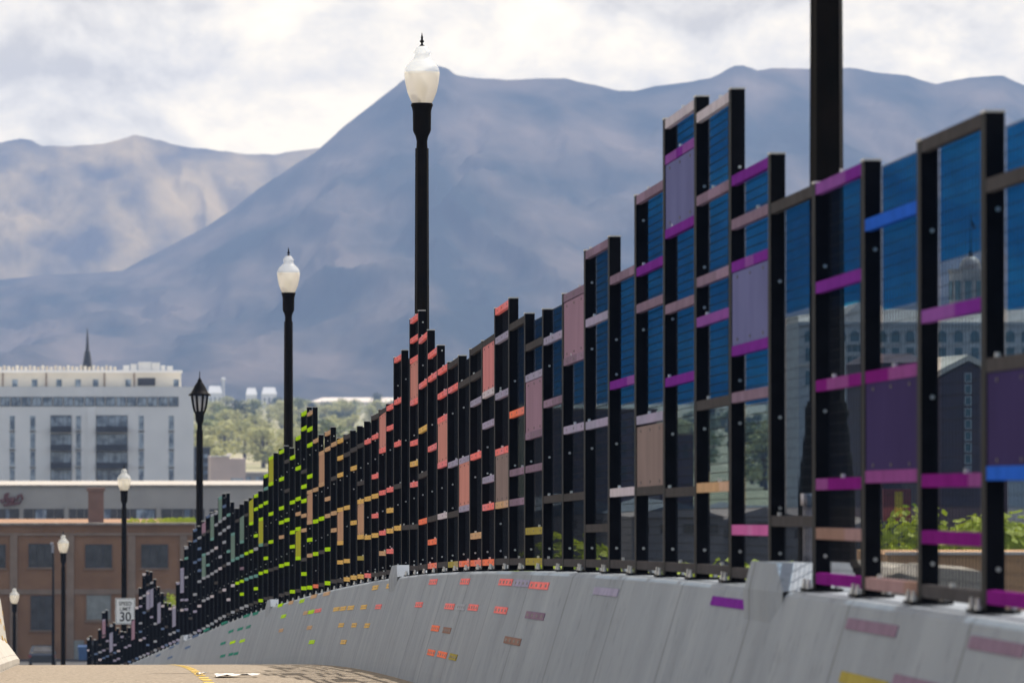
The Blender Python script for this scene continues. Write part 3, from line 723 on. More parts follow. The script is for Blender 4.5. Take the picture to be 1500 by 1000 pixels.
for (a, b_, c, d) in ((-W_ + .02, W_ - .02, H_ - .02 - t, H_ - .02), (-W_ + .02, W_ - .02, -H_ + .02, -H_ + .02 + t), (-W_ + .02, -W_ + .02 + t, -H_ + .032, H_ - .032), (W_ - .02 - t, W_ - .02, -H_ + .032, H_ - .032)):
    mb.box(a, b_, -0.003, -0.0004, c, d)
mb.build('border', M['sign_black'], root)
text_mesh('SPEED', 0.165, 'lettering', M['sign_black'], root, (0, -0.003, 0.225), sx=0.88, bold=0.002)
text_mesh('LIMIT', 0.165, 'lettering', M['sign_black'], root, (0, -0.003, 0.06), sx=0.88, bold=0.002)
text_mesh('30', 0.40, 'lettering', M['sign_black'], root, (0, -0.003, -0.185), sx=0.92, bold=0.006)
mb = MB()
for z in (-0.25, 0.25): mb.box(-0.11, 0.11, 0.004, 0.5, z - 0.02, z + 0.02)
mb.build('bracket', M['steel'], root)

# thin pole by the brown building
p = at(78, 790, 330); g0 = 0.0
root = empty('street_light', (p.x, 330, g0))
tag(root, 'thin dark street light pole with a small pale head in front of the brown building', 'street light')
mb = MB(); mb.tube([(0, 0, 0), (0, 0, p.z - 0.3)], [0.10, 0.06], 10); mb.build('pole', M['pole'], root)
mb = MB(); mb.box(-0.16, 0.0, -0.7, 0.1, p.z - 0.3, p.z - 0.15); mb.box(-0.10, 0.04, -0.2, 0.12, p.z - 0.75, p.z - 0.3); mb.build('lamp_head', M['conduit'], root)

# ------------------------------------------------------------------ path details
def road_point(x, y):
    r = ray(x, y); prev = None
    for s in np.arange(10, 120, 0.1):
        q = EYE + r * (s / r.y)
        if q.z <= ZR(s): return Vector((q.x, s, ZR(s)))
    return None
mb = MB()
n = 0
s = 40.0
while s < 150:
    x = XF(s) - 2.42
    for dx in (0.0,):
        q = []
        for (u, v) in ((-0.05, 0), (0.05, 0), (0.05, 0.95), (-0.05, 0.95)):
            ss_ = s + v
            q.append((XF(ss_) - 2.42 + u + 0.012 * math.sin(ss_ * 3), ss_, ZR(ss_) + 0.004))
        mb.raw(q, [(0, 1, 2, 3)])
    s += 1.9 if n % 2 else 1.5
    n += 1
tag(mb.build('road_marking', M['yellow_line']), kind='structure')
def litter(x, y, ln, wd, seed, label, cat):
    p = road_point(x, y)
    rr = random.Random(seed)
    mb = MB(); nx, ny = 9, 5; vs = []; fs = []
    for a in range(nx):
        for b_ in range(ny):
            u, v = a / (nx - 1), b_ / (ny - 1)
            wig = 0.6 + 0.4 * math.sin(u * 5 + 1)
            vs.append((u * ln - ln / 2 + rr.uniform(-.02, .02), (v - .5) * wd * wig, 0.012 + abs(math.sin(u * 7 + v * 3)) * 0.018 + rr.uniform(0, .012)))
    for a in range(nx - 1):
        for b_ in range(ny - 1): fs.append((a * ny + b_, (a + 1) * ny + b_, (a + 1) * ny + b_ + 1, a * ny + b_ + 1))
    mb.raw(vs, fs)
    o = mb.build('scrap_paper', M['paper'], None, p)
    o.rotation_euler = (math.atan(slope_at(p.y)), 0, 0)
    md = o.modifiers.new('thick', 'SOLIDIFY'); md.thickness = 0.004
    tag(o, label, cat)
litter(347, 991, 0.44, 1.4, 4, 'long strip of white paper lying on the path', 'litter')
litter(296, 989, 0.09, 0.5, 5, 'tiny white scrap of paper beside the yellow dashes', 'litter')

# ------------------------------------------------------------------ ground
mb = MB(); G = 26000
mb.raw([(-G, -3000, 0), (G, -3000, 0), (G, 30000, 0), (-G, 30000, 0)], [(0, 1, 2, 3)])
tag(mb.build('ground', M['asphalt']), kind='structure')
M['earth'] = mat('slope_earth', (0.20, 0.20, 0.10), (0.34, 0.30, 0.19), 0.012, 0.95, detail=8)

# ------------------------------------------------------------------ mountains
def mountain(name, ridge, D0, D1, z0, m, seed, x0, x1, nx, nd, amp, lac=1.0, pw=1.25):
    rx = [q[0] for q in ridge]; ry = [q[1] for q in ridge]
    vs = []; fs = []
    for a in range(nx):
        x = x0 + (x1 - x0) * a / (nx - 1)
        yr = float(np.interp(x, rx, ry))
        for b_ in range(nd):
            t = b_ / (nd - 3)                          # the last rows fall away behind the ridge
            D = D0 + (D1 - D0) * t
            r = ray(x, 600); px = EYE.x + r.x * D / r.y
            hz = CZ + (630 - yr) * D1 / F
            q = Vector((px / 520 * lac, D / 900 * lac, seed))
            rid = 1 - abs(mnoise.fractal(q, 0.9, 2.1, 6)) * 1.6
            fine = mnoise.fractal(Vector((px / 130, D / 260, seed + 9)), 0.8, 2.0, 5)
            tt = min(t, 1.0)
            h = z0 + (hz - z0) * tt ** pw
            env = math.sin(math.pi * min(tt, 1)) ** 0.8
            wx = px + 130 * mnoise.noise(Vector((px / 420, D / 700, seed + 11))) + 45 * fine
            gul = 1 - abs(mnoise.noise(Vector((wx / 210, D / 2600, seed + 3)))) * 2
            gul2 = 1 - abs(mnoise.noise(Vector((wx / 82, D / 1500, seed + 5)))) * 2
            gul3 = mnoise.noise(Vector((wx / 34, D / 520, seed + 6)))
            h += amp * env * (0.35 * (rid - 0.6) + 0.10 * fine + 0.55 * (gul - 0.4) + 0.24 * gul2 + 0.06 * gul3)
            if t > 1: h = hz - (t - 1) * (D1 - D0) * 0.6
            elif b_ == nd - 3: h = hz + amp * 0.045 * fine + amp * 0.03 * gul3
            vs.append((px, D, h))
    for a in range(nx - 1):
        for b_ in range(nd - 1):
            fs.append((a * nd + b_, (a + 1) * nd + b_, (a + 1) * nd + b_ + 1, a * nd + b_ + 1))
    mb = MB(); mb.raw(vs, fs, 0, True)
    return tag(mb.build(name, m), kind='structure')
M['mount'] = mat('mountain_scrub_shaded', (0.012, 0.020, 0.020), (0.150, 0.118, 0.095), 0.0085, 0.95, detail=14, lo=0.38, hi=0.70, spec=0.0, stretch=(1, 0.2, 1))  # scrub tones, darkened to stand in for cloud shade on the front range
M['mount2'] = mat('mountain_tan_sunlit', (0.05, 0.040, 0.030), (0.42, 0.31, 0.15), 0.0062, 0.95, detail=14, lo=0.40, hi=0.64, spec=0.0, stretch=(1, 0.2, 1))  # tan tones paint in the sunlight on the left range
front = [(-400, 480), (-200, 445), (0, 410), (60, 404), (120, 401), (180, 397), (224, 376), (296, 336), (344, 304), (380, 275), (420, 250), (464, 221), (500, 190), (540, 158), (588, 118), (615, 103), (640, 95), (655, 98), (668, 107),
         (700, 112), (740, 115), (780, 114), (810, 113), (830, 114), (850, 119), (880, 126), (905, 131), (930, 130), (960, 122), (1000, 117), (1040, 112), (1060, 103), (1075, 95), (1090, 94), (1100, 97), (1110, 101),
         (1130, 97), (1150, 96), (1180, 98), (1240, 95), (1280, 101), (1330, 105), (1350, 112), (1375, 118), (1385, 115), (1400, 112), (1440, 107), (1470, 106), (1500, 120), (1600, 150), (1900, 220)]
left = [(-400, 235), (-100, 220), (0, 210), (30, 203), (45, 206), (60, 215), (100, 216), (150, 213), (180, 203), (195, 198), (212, 201), (250, 211), (300, 217), (350, 224), (400, 227), (440, 221), (470, 216), (520, 230), (700, 330)]
mountain('mountain', front, 5600, 8600, 42, M['mount'], 3.3, -420, 1920, 760, 170, 62)
mountain('mountain', left, 8700, 10600, 60, M['mount2'], 8.1, -420, 700, 460, 110, 70, pw=1.0)
# the bench at the foot of the mountains
mb = MB(); vs = []; fs = []
nx, nd = 60, 30
for a in range(nx):
    x = -500 + 2500 * a / (nx - 1)
    for b_ in range(nd):
        D = 1150 + 4650 * b_ / (nd - 1)
        r = ray(x, 600); px = r.x * D / r.y
        t = b_ / (nd - 1)
        h = -1 + 44 * t ** 0.8 + 1.2 * mnoise.noise(Vector((px / 200, D / 300, 2)))
        vs.append((px, D, h))
for a in range(nx - 1):
    for b_ in range(nd - 1): fs.append((a * nd + b_, (a + 1) * nd + b_, (a + 1) * nd + b_ + 1, a * nd + b_ + 1))
mb.raw(vs, fs, 0, True)
tag(mb.build('hillside', M['earth']), kind='structure')
def bench_z(D): return -1 + 44 * max(0, (D - 1150) / 4650) ** 0.8 if D > 1150 else 0

# ------------------------------------------------------------------ trees
def leafmat(name, a, b_):
    m = mat(name, a, b_, 1.2, 0.7, detail=3)
    N = m.node_tree.nodes; L = m.node_tree.links
    b0 = N['Principled BSDF']
    t = N.new('ShaderNodeBsdfTranslucent'); mx = N.new('ShaderNodeMixShader'); mx.inputs[0].default_value = 0.35
    src = b0.inputs['Base Color'].links[0].from_socket
    L.new(src, t.inputs[0]); L.new(b0.outputs[0], mx.inputs[1]); L.new(t.outputs[0], mx.inputs[2])
    L.new(mx.outputs[0], N['Material Output'].inputs['Surface'])
    return m
M['leaf_a'] = leafmat('leaf_mid', (0.10, 0.13, 0.035), (0.19, 0.22, 0.06))  # mid green, lightened to paint in some haze
M['leaf_b'] = leafmat('leaf_bright', (0.26, 0.36, 0.015), (0.44, 0.52, 0.035))
M['leaf_c'] = leafmat('leaf_dark', (0.025, 0.045, 0.022), (0.055, 0.08, 0.035))
M['leaf_d'] = leafmat('leaf_haze_pale', (0.30, 0.31, 0.11), (0.44, 0.42, 0.18))  # yellow-green leaf, paled to paint in the valley haze
M['bark'] = mat('bark', (0.06, 0.045, 0.035), (0.11, 0.09, 0.07), 8, 0.9)
def tree_mesh(seed, n=620, h=1.0, tall=1.0, leaf=1.0):
    rr = random.Random(seed)
    blobs = []
    for k in range(11):
        a = rr.uniform(0, 6.28); d = rr.uniform(0, 0.30); z = rr.uniform(0.22, 0.86)
        blobs.append((d * math.cos(a), d * math.sin(a), z, rr.uniform(0.10, 0.20) * (1.1 - 0.5 * abs(z - 0.55))))
    cr = MB()
    for k in range(n):
        bx, by, bz, br = rr.choice(blobs)
        v = Vector((rr.gauss(0, 1), rr.gauss(0, 1), rr.gauss(0, 1))).normalized() * br * rr.uniform(0.55, 1.1)
        c = Vector((bx, by, bz * tall)) + v
        nrm = (v.normalized() + Vector((rr.uniform(-.7, .7), rr.uniform(-.7, .7), rr.uniform(-.4, .9)))).normalized()
        t = nrm.cross(Vector((0, 0, 1)))
        if t.length < .1: t = Vector((1, 0, 0))
        t.normalize(); u = nrm.cross(t); sz = rr.uniform(0.020, 0.045) * leaf
        cr.raw([c - t * sz, c - u * sz * .8, c + t * sz, c + u * sz * .8], [(0, 1, 2, 3)])
    tk = MB()
    tk.tube([(0, 0, 0), (0.01, 0, 0.25), (0, 0.01, 0.5 * tall), (0, 0, 0.75 * tall)], [0.035, 0.027, 0.018, 0.006], 8)
    for (bx, by, bz, br) in blobs[:6]:
        tk.tube([(0, 0, 0.28), (bx * .5, by * .5, 0.28 + (bz * tall - .28) * .6), (bx, by, bz * tall)], [0.016, 0.010, 0.004], 5)
    return cr, tk
TV = []
for sd in range(4):
    cr, tk = tree_mesh(20 + sd, tall=(1.0, 1.12, 0.92, 1.05)[sd])
    TV.append({k: cr.mesh('crown', M[k]) for k in ('leaf_a', 'leaf_b', 'leaf_c', 'leaf_d')} | {'trunk': tk.mesh('trunk', M['bark'])})
for sd in range(4):
    cr, tk = tree_mesh(40 + sd, n=8500, tall=(1.0, 1.12, 0.92, 1.05)[sd], leaf=0.5)
    TV.append({'leaf_b': cr.mesh('crown', M['leaf_b']), 'trunk': tk.mesh('trunk', M['bark'])})
def tree(x, ytop, D, z0, lf, label, group, hmin=4, wide=1.0, name='leafy_tree'):
    p = at(x, ytop, D)
    h = max(p.z - z0, hmin)
    v = TV[int(rnd() * 4) + (4 if lf == 'leaf_b' else 0)]
    root = empty(name, (p.x, D, z0), rnd() * 6.28)
    root.scale = (h * wide, h * wide, h)
    tag(root, label, 'tree', group)
    for nm, k in (('crown', lf), ('trunk', 'trunk')):
        o = bpy.data.objects.new(nm, v[k]); COL.objects.link(o); o.parent = root
    return root
tr_ = random.Random(11)
kinds = {'leaf_d': 'green tree with haze-paled leaves on the hazy slope below the mountain', 'leaf_a': 'mid green tree on the hazy slope below the mountain', 'leaf_c': 'dark green tree on the hazy slope below the mountain'}
for k in range(120):
    D = 1300 + 2300 * (k / 120) ** 0.9
    x = tr_.uniform(292, 610)
    lf = tr_.choice(['leaf_d', 'leaf_d', 'leaf_d', 'leaf_a', 'leaf_d', 'leaf_c'])
    z0 = bench_z(D) - 0.3
    h = tr_.uniform(8, 14)
    ytop = 630 - (z0 + h - CZ) * F / D
    tree(x, ytop, D, z0, lf, kinds[lf], 'trees on the far slope', wide=1.6)
kinds2 = {'leaf_a': 'green tree on the slope seen through the wire mesh', 'leaf_c': 'dark tree on the slope seen through the wire mesh', 'leaf_d': 'pale green tree on the slope seen through the wire mesh'}
for k in range(46):
    D = 1250 + 1500 * (k / 46)
    x = tr_.uniform(985, 1250)
    lf = tr_.choice(['leaf_a', 'leaf_c', 'leaf_a', 'leaf_d'])
    z0 = bench_z(D) - 0.3
    h = tr_.uniform(9, 15)
    tree(x, 630 - (z0 + h - CZ) * F / D, D, z0, lf, kinds2[lf], 'trees on the slope behind the mesh', wide=1.15)
for (x, y, D, w, lab) in ((1345, 726, 262, 0.9, 'bright green tree behind the purple rails, its crown left of the near post'), (1405, 738, 258, 1.15, 'bright green tree in front of the dark brick tower behind the purple rails'),
                          (1480, 752, 264, 0.9, 'bright green tree at the right edge behind the violet sheet'), (1435, 756, 268, 0.8, 'smaller bright green tree beside the dark brick tower'), (1310, 784, 256, 0.6, 'bright green shrubby tree left of the brick tower, below a violet sheet')):
    tree(x, y, D, 0, 'leaf_b', lab, 'bright trees below the viaduct', wide=w)
for k, x in enumerate((790, 812, 835, 905, 935, 960, 985, 1012, 1040, 1066, 1092)):
    y = (764, 760, 768, 812, 808, 811, 806, 808, 796, 808, 804)[k]
    tree(x, y, 150 + (k % 4) * 9, 0, 'leaf_b', 'yellow-green tree top just showing under the bottom rails', 'tree tops behind the bottom rails', wide=0.75)
tree(248, 862, 300, 0, 'leaf_b', 'bright yellow-green tree behind the far end of the fence by the brown building', None, wide=0.32)

# ------------------------------------------------------------------ buildings
M['hotel_wall'] = mat('white_render', (0.84, 0.82, 0.79), (0.76, 0.745, 0.72), 0.25, 0.8, detail=8)
M['hotel_roof'] = mat('cream_render', (0.76, 0.70, 0.60), (0.66, 0.61, 0.53), 0.4, 0.8)
M['glass_blue'] = mat('window_glass', (0.08, 0.12, 0.18), (0.33, 0.40, 0.48), 0.8, 0.15, spec=0.7, lo=0.42, hi=0.58)
M['glass_dark'] = mat('dark_window', (0.018, 0.019, 0.024), (0.05, 0.05, 0.06), 1.2, 0.2, spec=0.6)
M['frame_dark'] = mat('dark_frame', (0.03, 0.035, 0.05), None, rough=0.6)
M['balcony'] = mat('balcony_panel', (0.02, 0.024, 0.034), (0.035, 0.04, 0.055), 2, 0.6)
M['podium'] = mat('tan_stucco', (0.42, 0.385, 0.345), (0.35, 0.32, 0.29), 0.35, 0.85)
M['brown'] = mat('brown_brick', (0.23, 0.118, 0.060), (0.30, 0.160, 0.085), 0.5, 0.9, detail=9)
M['pilaster'] = mat('weathered_stone', (0.29, 0.205, 0.15), (0.22, 0.155, 0.11), 0.9, 0.9)
M['brick_red'] = mat('chimney_brick', (0.22, 0.13, 0.10), (0.17, 0.10, 0.075), 1.2, 0.9)
M['roof_gravel'] = mat('roof_gravel', (0.36, 0.31, 0.26), (0.24, 0.20, 0.17), 2, 0.95)
M['board'] = mat('boarded_window', (0.20, 0.21, 0.20), (0.30, 0.31, 0.29), 1.5, 0.7)
M['maroon'] = mat('maroon_brick', (0.075, 0.048, 0.062), (0.11, 0.065, 0.078), 0.3, 0.9)
M['teal_glass'] = mat('teal_glass', (0.06, 0.14, 0.17), (0.10, 0.20, 0.24), 0.8, 0.2, spec=0.6)
M['stone'] = mat('grey_stone', (0.62, 0.60, 0.58), (0.53, 0.51, 0.50), 0.35, 0.85)
M['cream_stone'] = mat('cream_roof', (0.86, 0.74, 0.62), (0.76, 0.64, 0.53), 0.4, 0.8)
M['drum_stone'] = mat('drum_stone', (0.44, 0.40, 0.38), (0.36, 0.33, 0.31), 0.6, 0.8)
M['dome'] = mat('dome_lead', (0.34, 0.27, 0.24), (0.42, 0.34, 0.30), 0.6, 0.5)
M['greyroof'] = mat('grey_roofing', (0.09, 0.095, 0.11), (0.13, 0.135, 0.15), 0.3, 0.8)
M['red'] = mat('red_paint', (0.30, 0.045, 0.05), (0.24, 0.04, 0.045), 2, 0.5)
M['pinkish'] = mat('pale_pink_render', (0.58, 0.48, 0.44), (0.50, 0.42, 0.39), 0.4, 0.85)
M['spire'] = mat('dark_slate', (0.045, 0.05, 0.06), (0.07, 0.075, 0.085), 2, 0.7)
M['white_roof'] = mat('white_roofing', (0.80, 0.78, 0.74), (0.7, 0.68, 0.65), 0.5, 0.8)  # plain white roofing and wall colour

class Bld:
    """a building whose front faces the camera at depth D; every piece is given by its photo rectangle"""
    def __init__(s, name, D, x0, x1, y0, depth, wallm, label, cat='building', group=None, wall='wall'):
        s.D = D
        a, b_ = at(x0, y0, D), at(x1, y0, D)
        s.root = empty(name, ((a.x + b_.x) / 2, D, 0))
        tag(s.root, label, cat, group)
        s.depth = depth
        mb = MB(); mb.box(a.x, b_.x, D, D + depth, 0.0, a.z)
        s.add(mb, wall, wallm)
    def add(s, mb, name, m):
        return place_parent(mb.build(name, m), s.root)
    def bx(s, x0, x1, y0, y1, f, b_=0.0, mb=None):
        """box in photo rect, front at D-f, back at D-b"""
        mb = mb or MB()
        a, c = at(x0, y1, s.D), at(x1, y0, s.D)
        mb.box(a.x, c.x, s.D - f, s.D - b_, a.z, c.z)
        return mb
    def part(s, name, m, x0, x1, y0, y1, f, b_=0.0):
        return s.add(s.bx(x0, x1, y0, y1, f, b_), name, m)
    def window(s, x0, x1, y0, y1, glassm, framem, bars=1, t=0.8, f=0.06):
        """frame with a glass pane as its sub-part"""
        mb = MB()
        s.bx(x0, x1, y0, y0 + t, f, 0.001, mb); s.bx(x0, x1, y1 - t, y1, f, 0.001, mb)
        s.bx(x0, x0 + t * .8, y0 + t, y1 - t, f, 0.001, mb); s.bx(x1 - t * .8, x1, y0 + t, y1 - t, f, 0.001, mb)
        for k in range(1, bars + 1):
            xm = x0 + (x1 - x0) * k / (bars + 1)
            s.bx(xm - t * .3, xm + t * .3, y0 + t, y1 - t, f, 0.001, mb)
        w = s.add(mb, 'window', framem)
        g = place_parent(s.bx(x0 + t * .8, x1 - t * .8, y0 + t, y1 - t, f * 0.4, 0.002).build('pane', glassm), s.root)
        mw = g.matrix_parent_inverse.copy()
        g.parent = w; g.matrix_parent_inverse = Matrix.Identity(4)
        return w

# white hotel
h = Bld('hotel', 700, -120, 284, 566, 34, M['hotel_wall'], 'white hotel with dark balconies and tall window strips above the tan podium')
h.part('roof_storey', M['hotel_roof'], -60, 266, 545, 566, -5.0, -24)
h.part('roof_slab', M['hotel_wall'], -62, 268, 541.5, 545, -4.4, -25)
for x in (21, 50, 86, 114, 140, 188, 259):
    h.part('window', M['glass_blue'], x - 4, x + 4, 555, 565.5, -4.94, -5.2)
h.part('vent_louvre', M['frame_dark'], 202, 228, 553, 564, -4.9, -5.2)
for x in (3, 67, 153, 197): h.part('downpipe', M['brick_red'], x - .8, x + .8, 545, 566, -4.85, -5.0)
for k in range(30):
    x = -14 + k * 6.3
    if x > 172: break
    h.part('roof_vent', M['hotel_roof'], x - 2.0, x + 2.0, 534 + (k % 3), 541.5, -7.0 - (k % 2), -9.5)
for (a, b_, c) in ((181, 190, 534), (192, 201, 532), (203, 222, 529), (223, 235, 530), (237, 243, 534), (246, 254, 535)):
    h.part('rooftop_unit', M['white_roof'], a, b_, c, 541.5, -6, -10)
for k in range(19):
    x0 = -30 + k * 15.4
    if x0 + 14 > 262: break
    h.window(x0, x0 + 14.2, 581, 595, M['glass_blue'], M['frame_dark'], 1, 0.9)
for x in (18, 48, 115, 207, 251):
    for (a, b_) in ((608, 628), (633, 655), (660, 681), (686, 707)):
        h.window(x - 4.2, x + 4.2, a, b_ + 2, M['glass_blue'], M['hotel_wall'], 0, 0.7)
    for y in (630.5, 657.5, 683.5): h.part('spandrel', M['glass_dark'], x - 4.2, x + 4.2, y, y + 2.3, 0.08, 0.001)
for (x0, x1) in ((74, 105), (141, 187)):
    for y in (608, 635, 661, 687):
        h.window(x0, x1, y, y + 17, M['glass_blue'], M['frame_dark'], 4, 1.0)
        h.part('balcony', M['balcony'], x0, x1, y + 17, y + 25, 1.3, 0.001)
h.part('wall_return', M['hotel_wall'], 128, 140, 600, 712, 0.35, 0.001)

# tan podium building with ribbon windows and a red script sign
b = Bld('podium_building', 560, -160, 560, 712, 60, M['podium'], 'long tan low-rise with ribbon windows and a red script sign under the hotel')
b.part('cornice', M['roof_gravel'], -162, 562, 709.5, 712, 0.3, -1.0)
for (x0, x1) in ((-40, 29), (34, 94), (101, 146), (152, 229), (236, 300), (306, 372)):
    b.window(x0, x1, 744, 762, M['glass_dark'], M['podium'], 3, 0.8)
for (x0, x1) in ((52, 68), (152, 162), (200, 226), (270, 278), (8, 14)):
    b.part('curtain', M['glass_blue'], x0, x1, 746, 761, 0.05, 0.026)
mb = MB()
script = [(1, 731), (3, 736), (6, 733), (8, 724), (12, 721), (9, 734), (12, 737), (14, 730), (17, 728), (16, 735), (19, 736), (22, 728), (24, 733), (27, 726), (31, 724), (33, 730), (29, 736), (20, 738), (10, 739), (5, 740)]
mb.tube([at(x, y, 559.6) for x, y in script], 0.14, 6)
b.add(mb, 'script_sign', mat('dull_red_script', (0.17, 0.055, 0.05), (0.14, 0.045, 0.04), 2, 0.6))
b.part('wall_pier', M['podium'], 95, 100, 740, 765, 0.2, 0.001); b.part('wall_pier', M['podium'], 230, 235, 740, 765, 0.2, 0.001)

# brown brick building in front
b = Bld('brick_building', 400, -110, 286, 767, 22, M['brown'], 'two-storey brown brick building with boarded windows and pale pilasters')
b.part('coping', M['roof_gravel'], -112, 288, 765, 768.5, 0.35, -0.6)
b.part('cornice', M['pilaster'], -110, 286, 780, 784, 0.18, 0.001)
for x in (-40, 20, 103, 193, 269): b.part('pilaster', M['pilaster'], x - 5.5, x + 5.5, 784, 966, 0.15, 0.001)
b.part('band', M['pilaster'], -110, 286, 862, 870, 0.10, 0.001)
for (x0, x1, y0, y1, m) in ((42, 78, 796, 830, 'glass_dark'), (125, 164, 797, 831, 'glass_dark'), (207, 246, 797, 831, 'glass_dark'), (45, 79, 872, 922, 'glass_dark'), (126, 163, 870, 908, 'board'), (-30, 8, 797, 831, 'glass_dark'), (206, 244, 872, 912, 'glass_dark')):
    b.window(x0, x1, y0, y1, M[m], M['frame_dark'] if m != 'board' else M['pilaster'], 2 if m != 'board' else 0, 1.2, 0.10)
    b.part('sill', M['pilaster'], x0 - 2, x1 + 2, y1 + 0.2, y1 + 2.5, 0.16, 0.001)
b.part('service_door', M['board'], 107, 123, 937, 965, 0.08, 0.001)
b.part('dark_opening', M['glass_dark'], 128, 150, 937, 965, 0.05, 0.001)
mb = MB(); a, c = at(129, 767, 402), at(152, 714, 402)
mb.box(a.x, c.x, 402, 403.2, a.z - 1.5, c.z - 0.25); mb.box(a.x - 0.1, c.x + 0.1, 401.9, 403.3, c.z - 0.25, c.z)
b.add(mb, 'chimney', M['brick_red'])
# weeds on its roof
mb = MB(); rr = random.Random(5)
for k in range(420):
    x = rr.uniform(240, 288) if rr.random() < .8 else rr.uniform(180, 240)
    p = at(x, 767, 403 + rr.uniform(-1.5, 3)); hh = rr.uniform(0.1, 0.42)
    p.z = at(200, 767, 400).z
    dx = rr.uniform(-.15, .15)
    mb.raw([p + Vector((-.03, 0, 0)), p + Vector((.03, 0, 0)), p + Vector((dx + .06, .05, hh)), p + Vector((dx - .05, 0.02, hh * .9))], [(0, 1, 2, 3)])
tag(mb.build('weeds', M['leaf_b']), 'yellow-green weeds growing along the brown building roof edge', 'weeds', None, 'stuff')
# a dark parked car and a blue bin at its foot
def car(loc, rz, body, label):
    root = empty('parked_car', loc, rz); tag(root, label, 'car')
    prof = [(-2.2, .35), (-2.2, .85), (-2.05, 1.0), (-1.5, 1.05), (-1.0, 1.42), (0.2, 1.46), (0.75, 1.12), (1.9, .95), (2.2, .75), (2.25, .35)]
    mb = MB(); n = len(prof)
    for sx, yy in ((0.88, 0),): pass
    vs = [(-0.88 + (0.14 if z > 1.1 else 0), y, z) for y, z in prof] + [(0.88 - (0.14 if z > 1.1 else 0), y, z) for y, z in prof]
    mb.raw(vs, [tuple(range(n)), tuple(range(2 * n - 1, n - 1, -1))] + [(k, n + k, n + (k + 1) % n, (k + 1) % n) for k in range(n)])
    mb.build('body', body, root)
    mb = MB(); mb.raw([(-.62, -1.52, 1.08), (.62, -1.52, 1.08), (.56, -1.06, 1.40), (-.56, -1.06, 1.40)], [(0, 1, 2, 3)]); mb.build('rear_window', M['glass_dark'], root)
    for sx in (-1, 1):
        mb = MB(); mb.box(sx * .84 - .1, sx * .84 + .04 if sx > 0 else sx * .84 + .1, -2.23, -2.19, .72, .9); mb.build('tail_light', M['red'], root)
        for yy in (-1.35, 1.4):
            mb = MB(); prof2 = []
            for q in range(16):
                t = q * math.pi / 8; prof2.append((math.cos(t) * .32, math.sin(t) * .32))
            x0_, x1_ = sx * .72, sx * .90
            vs = [(x0_, yy + u, .33 + v) for u, v in prof2] + [(x1_, yy + u, .33 + v) for u, v in prof2]
            mb.raw(vs, [tuple(range(16)), tuple(range(31, 15, -1))] + [(k, 16 + k, 16 + (k + 1) % 16, (k + 1) % 16) for k in range(16)])
            mb.build('wheel', M['sign_black'], root)
M['car_dark'] = mat('navy_car_paint', (0.008, 0.013, 0.024), None, rough=0.25, coat=0.6)
p = at(62, 950, 385)
car((p.x, 387, 0), 0, M['car_dark'], 'dark navy car parked at the foot of the brown building')
p = at(123, 955, 396)
root = empty('waste_bin', (p.x, 396, 0)); tag(root, 'blue waste bin beside the service door of the brown building', 'bin')
M['bin'] = mat('blue_plastic', (0.06, 0.14, 0.30), (0.05, 0.11, 0.24), 3, 0.5)
mb = MB(); mb.hexa([(-.35, -.35, .1), (.35, -.35, .1), (.35, .35, .1), (-.35, .35, .1), (-.42, -.45, 1.0), (.42, -.45, 1.0), (.42, .42, 1.0), (-.42, .42, 1.0)]); mb.build('bin_body', M['bin'], root)
mb = MB(); mb.hexa([(-.45, -.5, 1.0), (.45, -.5, 1.0), (.45, .45, 1.0), (-.45, .45, 1.0), (-.4, -.42, 1.1), (.4, -.42, 1.1), (.4, .4, 1.14), (-.4, .4, 1.14)]); mb.build('lid', M['bin'], root)

# church steeple behind the hotel
p = at(128, 540, 930)
root = empty('church_steeple', (p.x, 930, 0)); tag(root, 'dark pointed church steeple rising behind the white hotel roof', 'steeple')
zt = at(128, 480, 930).z; zb_ = at(128, 536, 930).z
mb = MB(); mb.box(-1.6, 1.6, -1.6, 1.6, 0, zb_ - 1.0); mb.build('tower', M['stone'], root)
mb = MB(); mb.lathe([(0.95, zb_ - 1.0), (0.75, zb_ + 0.3), (0.42, zb_ + 2.4), (0.36, zb_ + 2.5), (0.30, zb_ + 2.6), (0.14, zt - 1.3), (0.03, zt)], 8, smooth=False); mb.build('spire', M['spire'], root)

# small things on the far slope
def house(x0, x1, ytop, D, z0, wm, rm, label, group=None, depth=14, cat='building'):
    a, c = at(x0, ytop, D), at(x1, ytop, D)
    root = empty('hillside_building', ((a.x + c.x) / 2, D, z0)); tag(root, label, cat, group)
    w = (c.x - a.x) / 2; hh = max(c.z - z0, 2.0)
    mb = MB(); mb.box(-w, w, 0, depth, 0, hh * 0.72); mb.build('wall', wm, root)
    mb = MB(); mb.hexa([(-w - .4, -.4, hh * .72), (w + .4, -.4, hh * .72), (w + .4, depth + .4, hh * .72), (-w - .4, depth + .4, hh * .72), (-w * .8, depth * .35, hh), (w * .8, depth * .35, hh), (w * .8, depth * .65, hh), (-w * .8, depth * .65, hh)]); mb.build('roof', rm, root)
    for k in range(3):
        xx = -w + 2 * w * (k + .5) / 3
        mb = MB(); mb.box(xx - w * .12, xx + w * .12, -0.06, -0.002, hh * .25, hh * .55)
        mb.build('window', M['glass_dark'], root)
house(305, 325, 565, 4500, bench_z(4500) - 2, M['white_roof'], M['white_roof'], 'white building roof just right of the black lantern')
house(361, 376, 568, 4500, bench_z(4500) - 2, M['white_roof'], M['white_roof'], 'small white building below the mountain, left of the cream globe lamp pole')
house(384, 405, 567, 4600, bench_z(4600) - 2, M['white_roof'], M['white_roof'], 'white building below the mountain touching the cream globe lamp pole')
house(455, 640, 582, 4300, bench_z(4300) - 2, M['cream_stone'], M['cream_stone'], 'long low cream building at the mountain foot above the fence', depth=20)
